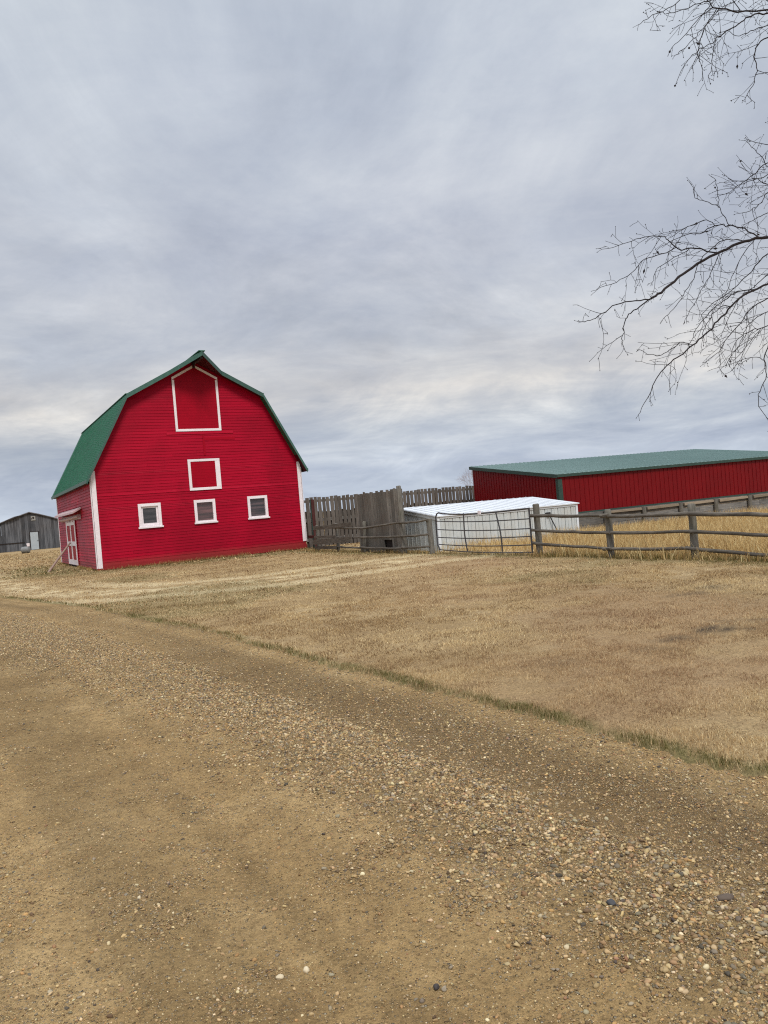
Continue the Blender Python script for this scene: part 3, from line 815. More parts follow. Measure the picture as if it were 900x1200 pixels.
# roof: four metal slopes with ribs
rf = MB()
TH = 0.07
y0, y1 = -OH, L_ + OH
uj = 0.62                                                # where the hay hood starts on the upper slope
XJ, ZJ = KT + uj * (CX - KT), HKT + uj * (HRT - HKT)
for mir in (0, 1):
    fx = (lambda x: x) if not mir else (lambda x: W_ - x)
    nlow = Vector((-(HKT - ZT), 0, (KT + SO))).normalized(); nup = Vector((-(HRT - HKT), 0, (CX - KT))).normalized()
    if mir: nlow.x *= -1; nup.x *= -1
    low = [(fx(-SO), y0, ZT), (fx(KT), y0, HKT), (fx(KT), y1, HKT), (fx(-SO), y1, ZT)]
    up = [(fx(KT), y0, HKT), (fx(XJ), y0, ZJ), (fx(CX), -HOOD, HRT), (fx(CX), y1, HRT), (fx(KT), y1, HKT)]
    if mir: low, up = low[::-1], up[::-1]
    rf.prism(low, -nlow * TH); rf.prism(up, -nup * (TH - 0.002))
    for k in range(29):
        y = y0 + 0.2 + k * 0.42
        if y > y1 - 0.1: break
        for (a, b, n_) in (((fx(-SO), y, ZT), (fx(KT), y, HKT), nlow), ((fx(KT), y, HKT), (fx(CX), y, HRT), nup)):
            a_, b_ = Vector(a) + n_ * 0.008, Vector(b) + n_ * 0.008
            rf.bar(a_, b_, 0.05, 0.022, n_)
roof = rf.build('roof', M['green'], barn)
cap = MB().bar((CX, -HOOD - .01, HRT + .02), (CX, y1 + .01, HRT + .02), 0.26, 0.03)
cap.build('ridge_cap', M['green'], roof)
for xk in (KT, W_ - KT):
    MB().bar((xk, y0, HKT + .012), (xk, y1, HKT + .012), 0.10, 0.022).build('ridge_cap', M['green'], roof)
fa = MB()
FD = 0.17
def fascia(p, q):
    p, q = Vector(p), Vector(q)
    fa.prism([p + Vector((0, 0, .012)), q + Vector((0, 0, .012)), q - Vector((0, 0, FD)), p - Vector((0, 0, FD))], (0, -0.03, 0))
for mir in (0, 1):
    fx = (lambda x: x) if not mir else (lambda x: W_ - x)
    for yy in (y0 - .002, y1 + .032):
        fascia((fx(-SO), yy, ZT), (fx(KT), yy, HKT)); 
    fascia((fx(KT), y0 - .003, HKT), (fx(XJ), y0 - .003, ZJ)); fascia((fx(XJ), y0 - .004, ZJ), (fx(CX), -HOOD - .004, HRT))
    fascia((fx(KT), y1 + .033, HKT), (fx(CX), y1 + .033, HRT))
    fa.box(min(fx(-SO), fx(-SO - .03)), max(fx(-SO), fx(-SO - .03)), y0 - .03, y1 + .03, ZT - 0.12, ZT + .01)
fa.build('fascia', M['green_trim'], roof)
so = MB()
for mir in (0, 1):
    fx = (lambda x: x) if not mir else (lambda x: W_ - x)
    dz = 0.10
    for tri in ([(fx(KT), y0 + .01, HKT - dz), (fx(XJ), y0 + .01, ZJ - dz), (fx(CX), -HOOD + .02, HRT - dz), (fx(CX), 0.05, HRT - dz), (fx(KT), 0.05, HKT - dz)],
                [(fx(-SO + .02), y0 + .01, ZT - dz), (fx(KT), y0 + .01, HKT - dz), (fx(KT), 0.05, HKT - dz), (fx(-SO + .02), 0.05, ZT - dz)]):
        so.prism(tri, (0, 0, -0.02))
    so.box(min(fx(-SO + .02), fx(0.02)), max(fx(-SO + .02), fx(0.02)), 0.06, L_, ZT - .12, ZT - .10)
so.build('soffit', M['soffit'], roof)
hb = MB().box(CX - .06, CX + .06, -HOOD + .12, 0.0, HRT - .27, HRT - .12).box(CX - .02, CX + .02, -0.16, -.08, HRT - .42, HRT - .27)
hb.build('hay_track', M['dark_metal'], barn, 0.004)

# side doors with track hood
dr = MB().box(-0.062, -0.02, 5.16, 8.34, 0.12, 2.16)
door = dr.build('side_door', M['red_door'], barn)
tr = MB(); y_ = (5.16, 6.75, 8.34)
for yy in (5.16, 6.62, 8.08):
    tr.box(-0.088, -0.0625, yy, yy + .26, 0.13, 2.15)
for za, zb_ in ((0.13, .36), (1.0, 1.2), (1.95, 2.15)):
    tr.box(-0.086, -0.0625, 5.42, 6.62, za, zb_).box(-0.086, -0.0625, 6.88, 8.08, za, zb_)
tr.build('door_trim', M['white'], door, 0.004)
hdm = MB()
hdm.prism([(-0.02, 3.1, 2.66), (-0.34, 3.1, 2.50), (-0.36, 3.1, 2.40), (-0.02, 3.1, 2.58)], (0, 7.25, 0))
hdm.build('door_hood', M['white_old'], barn, 0.01)
tk = MB().tube([(-0.14, 3.4, 2.27), (-0.14, 6.8, 2.24), (-0.14, 10.05, 2.25)], 0.055, 8)
for yy in (5.5, 6.4, 7.2, 8.0): tk.box(-0.15, -0.10, yy - .03, yy + .03, 2.08, 2.24)
tk.box(-0.10, -0.02, 3.4, 10.0, 2.16, 2.36)
tk.build('door_track', M['white_old'], barn)

pole = thing('prop_pole', 'long bare tan pole leaning from the grass against the barn side doors', 'pole', (-14.45, 32.70, 0.0))
x1, y1_ = bw(-0.14, 6.8)
MB().tube([(0, 0, -0.03), ((x1 + 14.45) * .5, (y1_ - 32.70) * .5, 0.57), (x1 + 14.45, y1_ - 32.70, 1.14)], [0.05, 0.047, 0.042], 8).build('shaft', M['pole_tan'], pole, smooth=True)

# ------------------------------------------------------------------ tall plank fence behind (barn-frame local coordinates)
def planks(mb, x0, x1, y, ztop, pitch, wd, jit=0.03, thick=0.025, z0=-0.05, xj=0.012, lean=0.01):
    x = x0
    while x < x1 - wd * 0.6:
        w = wd * random.uniform(0.9, 1.08); zt = ztop + random.uniform(-jit, jit); l = random.uniform(-lean, lean); xx = x + random.uniform(-xj, xj)
        yy = y + random.uniform(-0.004, 0.004)
        mb.hexa([(xx, yy, z0), (xx + w, yy, z0), (xx + w, yy + thick, z0), (xx, yy + thick, z0),
                 (xx + l, yy, zt), (xx + w + l, yy, zt + random.uniform(-.02, .02)), (xx + w + l, yy + thick, zt), (xx + l, yy + thick, zt)])
        x += pitch
fence = thing('windbreak_fence', 'tall grey plank fence with sky showing between its board tops', 'fence', (BO[0], BO[1], 0), ANG)
pk = MB()
planks(pk, 9.15, 20.4, 0.60, 2.28, 0.205, 0.162, 0.035)
pk.build('plank_panel', M['wood_v'], fence)
bkp = MB()
planks(bkp, 9.10, 20.4, 0.70, 1.62, 0.155, 0.15, 0.05)
bkp.build('backing_boards', M['wood_v'], fence)
rl = MB().box(9.05, 20.4, 0.628, 0.665, 2.06, 2.18).box(9.05, 20.4, 0.628, 0.665, 1.18, 1.32).box(9.05, 20.4, 0.628, 0.665, 0.3, 0.44)
rl.build('rail', M['plank_h'], fence)
for xx in (9.0, 11.4, 13.8, 16.2, 18.6):
    MB().tube([(xx, .82, -.1), (xx, .82, 2.2)], 0.07, 8).build('post', M['pole_v'], fence, smooth=True)

dp = thing('corner_posts', 'dark teal grey upright board beside an old red stained one, against the barn corner', 'board', (BO[0], BO[1], 0), ANG)
MB().box(8.83, 8.96, -0.62, -0.57, -.05, 2.18).build('dark_board', M['green_corner'], dp, 0.004)
MB().box(8.60, 8.72, -1.32, -1.26, -.05, 2.16).build('red_board', M['wood_red'], dp, 0.004)
MB().box(8.62, 8.80, -1.24, -0.64, 0.5, 0.62).build('tie_board', M['wood_red'], dp, 0.004)

panel = thing('solid_plank_panel', 'solid brown grey plank panel taller than the fence beside it, behind the leaning rails', 'fence panel', (BO[0], BO[1], 0), ANG)
pp = MB(); yy = -9.72
while yy < -6.45:
    w = random.choice((0.10, 0.13, 0.16, 0.2)); zt = 2.15 + random.uniform(-.08, .03) + (0.05 if yy < -9.2 else 0); o = random.uniform(-.008, .008); l = random.uniform(-.012, .012)
    zb = -0.04
    if -8.85 < yy < -8.25: zb = 0.46
    pp.hexa([(8.16 + o, yy, zb), (8.16 + o, yy + w - .006, zb), (8.19 + o, yy + w - .006, zb), (8.19 + o, yy, zb),
             (8.16 + o, yy + l, zt), (8.16 + o, yy + w - .006 + l, zt + random.uniform(-.015, .015)), (8.19 + o, yy + w - .006 + l, zt), (8.19 + o, yy + l, zt)])
    yy += w
pp.build('planks', M['wood_warm'], panel)
MB().box(8.24, 8.27, -9.1, -7.9, -.04, .8).build('dark_hole_backing', M['dark'], panel)  # dark sheet added behind the hole, its colour standing in for shade
MB().box(8.195, 8.235, -9.7, -6.4, 1.7, 1.82).box(8.195, 8.235, -9.7, -6.4, .9, 1.02).build('rail', M['plank_h'], panel)

# ------------------------------------------------------------------ rail fences
def post(parent, x, y, h, r=0.075, lean=(0, 0), mt='pole_v'):
    n = 6
    r *= 0.86
    pts = [(x + lean[0] * t, y + lean[1] * t, -0.1 + (h + 0.1) * t) for t in [i / n for i in range(n + 1)]]
    rr = [r * random.uniform(.95, 1.06) for _ in pts]
    pts.append((x + lean[0], y + lean[1], h + 0.02)); rr.append(r * 0.72)
    return MB().tube(pts, rr, 10).build('post', M[mt], parent, smooth=True)
def rail(parent, p, q, r=0.042, sag=0.02, n=7):
    p, q = Vector(p), Vector(q)
    pts, rr = [], []
    for i in range(n + 1):
        t = i / n
        c = p.lerp(q, t); c.z -= sag * 4 * t * (1 - t); c.z += random.uniform(-.009, .009); c.x += random.uniform(-.008, .008)
        pts.append(c); rr.append(r * (1.08 - .2 * t) * random.uniform(.9, 1.08))
    return MB().tube(pts, rr, 8).build('rail', M['pole_h'], parent, smooth=True)

rf_ = thing('rail_fence', 'grey round pole fence in front of golden grass, right of the gate', 'fence', (BO[0], BO[1], 0), ANG)
RP = [(8.28, -16.21, 1.33, .095), (8.06, -18.89, 1.10, .088), (8.34, -20.9, 1.12, .09), (8.2, -23.4, 1.12, .09), (8.25, -26.0, 1.1, .09)]
for x, y, h, r in RP: post(rf_, x, y, h, r, (random.uniform(-.02, .02), random.uniform(-.03, .03)))
RH = [[(1.06, .99), (.69, .60), (.35, .26)], [(.98, .95), (.61, .59), (.25, .25)], [(.95, .86), (.59, .49), (.25, .10)], [(.88, .9), (.5, .52), (.14, .16)]]
for (a, b, hs) in zip(RP[:-1], RP[1:], RH):
    for k, (h0, h1) in enumerate(hs):
        off = -0.115
        rail(rf_, (a[0] + off, a[1] + .12, h0), (b[0] + off, b[1] - .12, h1), 0.042 if k == 0 else 0.036, .012)

lf = thing('corral_fence', 'old rail fence on leaning posts and one tall post, between barn and gate', 'fence', (BO[0], BO[1], 0), ANG)
LP = [(7.98, -3.05, 1.05, .07, (0, 0)), (7.98, -4.93, 1.10, .075, (0, .03)), (8.02, -6.95, 1.12, .08, (.04, -.14)), (7.95, -9.95, 2.22, .095, (.03, .10)), (8.05, -11.47, 1.10, .10, (0, .06))]
for x, y, h, r, ln in LP: post(lf, x, y, h, r, ln)
def brd(y0_, z0_, y1__, z1_, hgt=.11, x=7.86):
    MB().prism([(x, y0_, z0_ - hgt / 2), (x, y1__, z1_ - hgt / 2), (x, y1__, z1_ + hgt / 2), (x, y0_, z0_ + hgt / 2)], (.035, 0, 0)).build('rail_board', M['pole_h'], lf, 0.004)
brd(-2.95, .97, -5.0, 1.0, .15); brd(-2.95, .60, -5.0, .62, .10); brd(-2.9, .40, -6.4, .52, .20, 7.82); brd(-2.95, .18, -5.0, .2, .12)
brd(-4.85, 1.02, -6.5, 1.06, .16, 7.81)
for h0, h1 in ((.97, .90), (.60, .58), (.24, .2)): rail(lf, (7.90, -4.9, h0), (7.92, -7.05, h1), .036)
for h0, h1 in ((.90, 1.05), (.58, .60), (.22, .21)): rail(lf, (7.92, -6.9, h0), (7.84, -9.95, h1), .038)
for h0, h1 in ((1.03, 1.08), (.61, .64), (.23, .27)): rail(lf, (7.86, -9.9, h0), (7.95, -11.5, h1), .036)

# ------------------------------------------------------------------ pipe gate
gt = thing('pipe_gate', 'dark bent pipe gate with horizontal bars in front of the white shed', 'gate', (BO[0], BO[1], 0), ANG)
gx_ = 8.14
def bulge(y, z): return gx_ - 0.10 * math.sin(math.pi * (y + 11.7) / -4.55) * (0.6 + .4 * z)
ys = np.linspace(-11.74, -16.12, 12)
MB().tube([(bulge(y, .6), y, 0.60 + (0.62 if s_ else -0.48)) for s_ in () for y in ys] or [(bulge(-11.74, .14), -11.78, .14), (bulge(-11.7, .6), -11.66, .3), (bulge(-11.7, .6), -11.66, .7), (bulge(-11.7, .6), -11.68, 1.14), (bulge(-11.75, 1), -11.75, 1.24), (bulge(-11.85, 1), -11.86, 1.275)]
          + [(bulge(y, 1.2), y, 1.275 - .075 * math.sin(math.pi * (i / 11) ** .8) - .03 * (i / 11)) for i, y in enumerate(ys[1:], 1)], .022, 8).build('top_bar', M['pipe'], gt, smooth=True)
for z0_, z1_ in ((1.02, .98), (.765, .73), (.525, .53), (.31, .31), (.15, .115)):
    MB().tube([(bulge(y, z0_), y, z0_ + (z1_ - z0_) * i / 11 - .035 * math.sin(math.pi * i / 11)) for i, y in enumerate(ys)], .0155, 7).build('bar', M['pipe'], gt, smooth=True)
for yc, bend in ((-13.32, .05), (-14.88, -.06)):
    MB().tube([(bulge(yc, z) - .03, yc + bend * math.sin(z * 3.1) - .04 * (1.2 - z), z) for z in np.linspace(.13, 1.22, 8)], [.020] * 8, 7).build('brace', M['pipe'], gt, smooth=True)
MB().tube([(bulge(-16.1, .5), -16.1, .1), (bulge(-16.1, .5), -16.1, 1.24)], .024, 7).build('end_bar', M['pipe'], gt, smooth=True)
MB().box(gx_ - .17, gx_ - .13, -14.2, -14.09, 1.17, 1.27).build('white_tag', M['white'], gt, .005)

# ------------------------------------------------------------------ low white shed
def ribbed(mb, P0, ax, up, n, wlen, h0, h1, pitch, t=0.012):
    """ribs standing on a wall face whose height runs h0 -> h1"""
    k = int(wlen / pitch)
    for i in range(1, k + 1):
        u = i * pitch - pitch / 2
        if u > wlen - .04: break
        h = h0 + (h1 - h0) * u / wlen
        a = P0 + ax * u + n * (t * .5); 
        mb.bar(a + up * 0.02, a + up * (h - 0.02), .045, t * 2, n)
ws = thing('low_white_shed', 'low white ribbed metal shed with slightly sloping roof, behind the pipe gate', 'shed', (1.67, 24.5, 0), 0.48)
w_, d_, hf, hb_ = 5.78, 2.44, 1.17, 1.49
V3 = Vector
def shed_wall(parent, name, P0, P1, h0, h1, z0, n, mt, pitch, thick=.03):
    P0, P1, n = V3(P0), V3(P1), V3(n)
    ax = (P1 - P0); wl = ax.length; ax.normalize()
    q0, q1 = P0 - n * .03, P1 - n * .03
    mb = MB().prism([q0 + V3((0, 0, z0)), q1 + V3((0, 0, z0)), q1 + V3((0, 0, h1)), q0 + V3((0, 0, h0))], -n * thick)
    u = 0.0
    while u < wl - .03:                                   # sheets with a sunk seam between each two
        u2 = min(u + pitch - .030, wl)
        hh = lambda w: h0 + (h1 - h0) * w / wl
        a, b2 = P0 + ax * u, P0 + ax * u2
        mb.prism([a + V3((0, 0, z0)), b2 + V3((0, 0, z0)), b2 + V3((0, 0, hh(u2) - .004)), a + V3((0, 0, hh(u) - .004))], -n * .028)
        m2 = (u + u2) / 2; c0 = P0 + ax * m2 + n * .004
        mb.bar(c0 + V3((0, 0, z0 + .01)), c0 + V3((0, 0, hh(m2) - .02)), .03, .014, n)
        u += pitch
    return mb.build(name, M[mt], parent)
shed_wall(ws, 'front_wall', (0, 0, 0), (w_, 0, 0), hf - .04, hf - .04, -.05, (0, -1, 0), 'white_metal', .29)
shed_wall(ws, 'end_wall', (0, d_, 0), (0, 0.03, 0), hb_ - .05, hf - .045, -.05, (-1, 0, 0), 'white_metal', .29)
shed_wall(ws, 'end_wall', (w_, 0.03, 0), (w_, d_, 0), hf - .045, hb_ - .05, -.05, (1, 0, 0), 'white_metal', .29)
shed_wall(ws, 'back_wall', (w_ - .03, d_, 0), (0.03, d_, 0), hb_ - .05, hb_ - .05, -.05, (0, 1, 0), 'white_metal', .29)
rm = MB(); o_ = .07
sl_ = (hb_ - hf) / d_
ra = [(-o_, -o_, hf - sl_ * o_), (w_ + o_, -o_, hf - sl_ * o_), (w_ + o_, d_ + o_, hb_ + sl_ * o_), (-o_, d_ + o_, hb_ + sl_ * o_)]
rm.prism(ra, (0, 0, -.035))
for i in range(21):
    x = .0 + i * .29
    if x > w_: break
    rm.bar((x, -o_, hf - sl_ * o_ + .014), (x, d_ + o_, hb_ + sl_ * o_ + .014), .035, .003)
rm.build('roof', M['white_roof'], ws)
tm = MB()
for x in (-.012, w_ - .07): tm.box(x, x + .082, -.024, -.0145, -.03, hf - .06)
tm.box(.08, w_ - .075, -.026, -.0145, hf - .11, hf - .045)
tm.box(w_ + .0145, w_ + .024, -.02, .08, -.03, hf - .06).box(-.024, -.0145, -.02, .08, -.03, hf - .06)
tm.build('trim', M['white_roof'], ws)
tm = MB().prism([(-.03, -.05, hf - .15), (-.03, d_, hb_ - .14), (-.03, d_, hb_ - .05), (-.03, -.05, hf - .06)], (-.012, 0, 0))
tm.build('trim', M['white_metal'], ws)
MB().box(4.38, 4.52, -.09, -.016, .80, .93).box(4.32, 4.40, -.05, -.016, .86, .92).build('wall_bracket', M['dark_metal'], ws, .006)
rod = thing('leaning_rod', 'thin dark rod leaning against the white shed wall under a small bracket', 'rod', (1.67, 24.5, 0), 0.48)
MB().tube([(4.48, -.06, .82), (4.62, -.16, .4), (4.74, -.28, -.02)], .02, 7).build('shaft', M['dark_metal'], rod, smooth=True)

# ------------------------------------------------------------------ long red shed on a plank base
rs = thing('long_red_shed', 'long low deep red ribbed metal shed with pale green roof on grey plank base', 'shed', (7.09, 31.0, 0), 0.38)
wl, dl, hf, hb_, zb, sl = 14.17, 7.08, 2.32, 3.18, .66, .010
ZS = lambda x: sl * x
def slwall(name, P0, P1, z0a, z0b, h0, h1, n, pitch):
    P0, P1, n = V3(P0), V3(P1), V3(n); ax = P1 - P0; L = ax.length; ax.normalize()
    mb = MB().prism([P0 + V3((0, 0, z0a)), P1 + V3((0, 0, z0b)), P1 + V3((0, 0, h1)), P0 + V3((0, 0, h0))], -n * .03)
    k = int(L / pitch)
    for i in range(k + 1):
        u = (i + .5) * pitch
        if u > L - .05: break
        f_ = u / L; a = P0 + ax * u + n * .008
        mb.bar(a + V3((0, 0, z0a + (z0b - z0a) * f_ + .006)), a + V3((0, 0, h0 + (h1 - h0) * f_ - .01)), .05, .012, n)
    return mb.build(name, M['red_metal'], rs)
slwall('front_wall', (0, 0, 0), (wl, 0, 0), zb, zb + ZS(wl), hf - .06, hf - .06 + ZS(wl), (0, -1, 0), .23)
slwall('end_wall', (0, dl, 0), (0, .03, 0), .3, zb, hb_ - .06, hf - .06, (-1, 0, 0), .23)
slwall('end_wall', (wl, .03, 0), (wl, dl, 0), zb + ZS(wl), zb + ZS(wl), hf - .06 + ZS(wl), hb_ - .06 + ZS(wl), (1, 0, 0), .23)
slwall('back_wall', (wl - .03, dl, 0), (.03, dl, 0), zb, zb, hb_ - .06 + ZS(wl), hb_ - .06, (0, 1, 0), .23)
rm = MB(); o_ = .10; k_s = (hb_ - hf) / dl
def rz_(x, y): return hf + ZS(x) + k_s * y
rm.prism([(-o_, -o_, rz_(-o_, -o_)), (wl + o_, -o_, rz_(wl + o_, -o_)), (wl + o_, dl + o_, rz_(wl + o_, dl + o_)), (-o_, dl + o_, rz_(-o_, dl + o_))], (0, 0, -.03))
for i in range(63):
    x = i * .23
    if x > wl: break
    rm.bar((x, -o_, rz_(x, -o_) + .008), (x, dl + o_, rz_(x, dl + o_) + .008), .05, .022)
rm.build('roof', M['green_shed_roof'], rs)
tm = MB()
tm.prism([(-o_, -o_ - .003, rz_(-o_, -o_) - .004), (wl + o_, -o_ - .003, rz_(wl + o_, -o_) - .004), (wl + o_, -o_ - .003, rz_(wl + o_, -o_) - .12), (-o_, -o_ - .003, rz_(-o_, -o_) - .12)], (0, -.02, 0))
tm.prism([(-o_ - .003, -o_, rz_(-o_, -o_) - .004), (-o_ - .003, dl + o_, rz_(-o_, dl + o_) - .004), (-o_ - .003, dl + o_, rz_(-o_, dl + o_) - .15), (-o_ - .003, -o_, rz_(-o_, -o_) - .15)], (-.02, 0, 0))
tm.prism([(wl + o_ + .003, -o_, rz_(wl, -o_) - .004), (wl + o_ + .003, dl + o_, rz_(wl, dl + o_) - .004), (wl + o_ + .003, dl + o_, rz_(wl, dl + o_) - .15), (wl + o_ + .003, -o_, rz_(wl, -o_) - .15)], (.02, 0, 0))
tm.build('fascia', M['green_corner'], rs)
tm = MB().box(-.03, .17, -.034, -.0215, zb - .02, hf - .2).box(-.034, -.0215, -.03, .14, zb - .02, hf - .2)
tm.build('corner_trim', M['green_corner'], rs)
MB().box(-.03, wl + .02, -.030, -.021, zb - .015, zb + .05).build('base_trim', M['green_corner'], rs).rotation_euler = (0, -sl, 0)
pb = MB()
for k in range(3):
    z0_ = -.12 + k * .26
    x = -0.05
    while x < wl:
        ln = min(random.uniform(3.2, 4.2), wl + .05 - x)
        pb.hexa([(x, -.10 + random.uniform(-.008, .008), z0_ + ZS(x)), (x + ln - .01, -.10, z0_ + ZS(x + ln)), (x + ln - .01, -.04, z0_ + ZS(x + ln)), (x, -.04, z0_ + ZS(x)),
                 (x, -.10, z0_ + .25 + ZS(x)), (x + ln - .01, -.10 + random.uniform(-.008, .008), z0_ + .25 + ZS(x + ln)), (x + ln - .01, -.04, z0_ + .25 + ZS(x + ln)), (x, -.04, z0_ + .25 + ZS(x))])
        x += ln
pb.build('plank_base', M['plank_h'], rs)
pb = MB()
x = 2.2
while x < wl:
    ln = min(1.75, wl - x)
    pb.hexa([(x, -.20, .52 + ZS(x) + random.uniform(-.03, .02)), (x + ln, -.20, .52 + ZS(x + ln)), (x + ln, -.105, .53 + ZS(x + ln)), (x, -.105, .53 + ZS(x)),
             (x, -.20, .60 + ZS(x)), (x + ln, -.20, .61 + ZS(x + ln)), (x + ln, -.105, .62 + ZS(x + ln)), (x, -.105, .62 + ZS(x))])
    x += 2.0
pb.build('ledge_plank', M['plank_pale'], rs)
for i in range(7):
    x = 2.05 + i * 1.97
    MB().tube([(x, -.19, -.1), (x + random.uniform(-.03, .03), -.19, .64 + ZS(x))], .095, 9).build('post', M['pole_v'], rs, smooth=True)

M['vent'] = mat_surf('dull_vent_paint', srgb(140, 138, 132), srgb(170, 168, 160), (3, 3, 3), 4, 0.7)
# ------------------------------------------------------------------ old grey shed in the distance
os_ = thing('old_grey_shed', 'old dark grey weathered board shed with a pale door, far behind the barn', 'shed', (-40.44, 88.0, 0), 0.43)
def top(x):
    P = [(-9.5, 1.9), (-5.0, 2.65), (-3.0, 3.32), (-2.4, 3.55), (-1.6, 3.86), (-1.15, 3.94), (0, 4.30), (.93, 4.03), (2.48, 3.49), (3.0, 3.28), (4.5, 2.75), (7.5, 1.9)]
    return float(np.interp(x, [p[0] for p in P], [p[1] for p in P]))
wb = MB(); x = -9.5
while x < 7.5:
    w = random.uniform(.26, .5); o = random.uniform(-.02, .02)
    if not (x > -.15 and x < .82):
        wb.hexa([(x, o, -.1), (x + w - .012, o, -.1), (x + w - .012, o + .04, -.1), (x, o + .04, -.1), (x, o, top(x)), (x + w - .012, o, top(x + w)), (x + w - .012, o + .04, top(x + w)), (x, o + .04, top(x))])
    else:
        wb.hexa([(x, o, 2.1), (x + w - .012, o, 2.1), (x + w - .012, o + .04, 2.1), (x, o + .04, 2.1), (x, o, top(x)), (x + w - .012, o, top(x + w)), (x + w - .012, o + .04, top(x + w)), (x, o + .04, top(x))])
    x += w
wb.build('front_wall', M['old_shed'], os_)
ob = MB().box(-9.45, 7.45, .06, .10, -.1, 1.9).box(-9.45, -9.4, .1, 14, -.1, 1.9).box(7.4, 7.45, .1, 14, -.1, 2.0).box(-9.45, 7.45, 13.9, 14, -.1, 1.9)
ob.prism([(-3, .06, 1.9), (3, .06, 1.9), (3, .06, 3.1), (0, .06, 4.1), (-3, .06, 3.1)], (0, .04, 0))
ob.build('inner_wall', M['old_shed'], os_)
MB().box(-9.5, -.7, -.06, -.022, .92, 1.02).build('seam_board', M['dark'], os_)
rr = MB()
for a, b in ((-9.7, -5), (-5, -3), (-3, -2.4), (-2.4, -1.6), (-1.6, -1.15), (-1.15, 0), (0, .93), (.93, 2.48), (2.48, 3.0), (3.0, 4.5), (4.5, 7.7)):
    rr.prism([(a, -.25, top(a) + .02), (b, -.25, top(b) + .02), (b, 14.2, top(b) + .02), (a, 14.2, top(a) + .02)], (0, 0, .09))
rr.build('roof', M['old_roof'], os_)
MB().bar((-2.5, -.3, 3.52), (-1.1, -.3, 3.98), .05, .12).build('torn_eave', M['dark'], os_)
dd = MB().box(-.08, .74, -.05, .01, .06, 2.06).build('door', M['pale_door'], os_, .01)
MB().box(.64, .70, -.09, -.05, 1.0, 1.12).build('handle', M['dark_metal'], dd)
MB().box(-.16, -.08, -.055, -.022, 0, 2.14).box(.74, .80, -.055, -.022, 0, 2.14).box(-.08, .74, -.055, -.022, 2.06, 2.14).build('door_frame', M['dark'], dd)
vn = MB().box(.14, .62, -.06, -.022, 3.38, 3.90).build('gable_vent', M['vent'], os_, .01)
MB().box(.30, .46, -.075, -.061, 3.55, 3.80).box(.18, .24, -.075, -.061, 3.5, 3.7).build('vent_opening', M['dark'], vn)

tk_ = thing('grey_tank', 'dull grey rounded tank lying on the grass before the old grey shed', 'tank', (-34.4, 73.5, 0))
tb = MB()
prof = [(-.40, .05), (-.39, .20), (-.33, .29), (-.1, .31), (.12, .31), (.33, .29), (.39, .2), (.40, .05)]
tb.tube([(p[0], 0, .36) for p in prof], [p[1] for p in prof], 16)
tb.build('body', M['grey_metal'], tk_, smooth=True)
for xc in (-.3, .2): MB().box(xc, xc + .1, -.22, .22, -.03, .12).build('cradle', M['dark'], tk_, .01)
pl = thing('white_pail', 'small white pail resting on top of the dull grey tank', 'pail', (-34.12, 73.5, .66))
MB().tube([(0, 0, 0), (0, 0, .30)], [.13, .16], 14).build('body', M['white'], pl, smooth=True)
MB().tube([(.16 * math.cos(a), 0, .29 + .13 * math.sin(a)) for a in np.linspace(0, math.pi, 9)], .008, 5).build('handle', M['dark_metal'], pl, smooth=True)
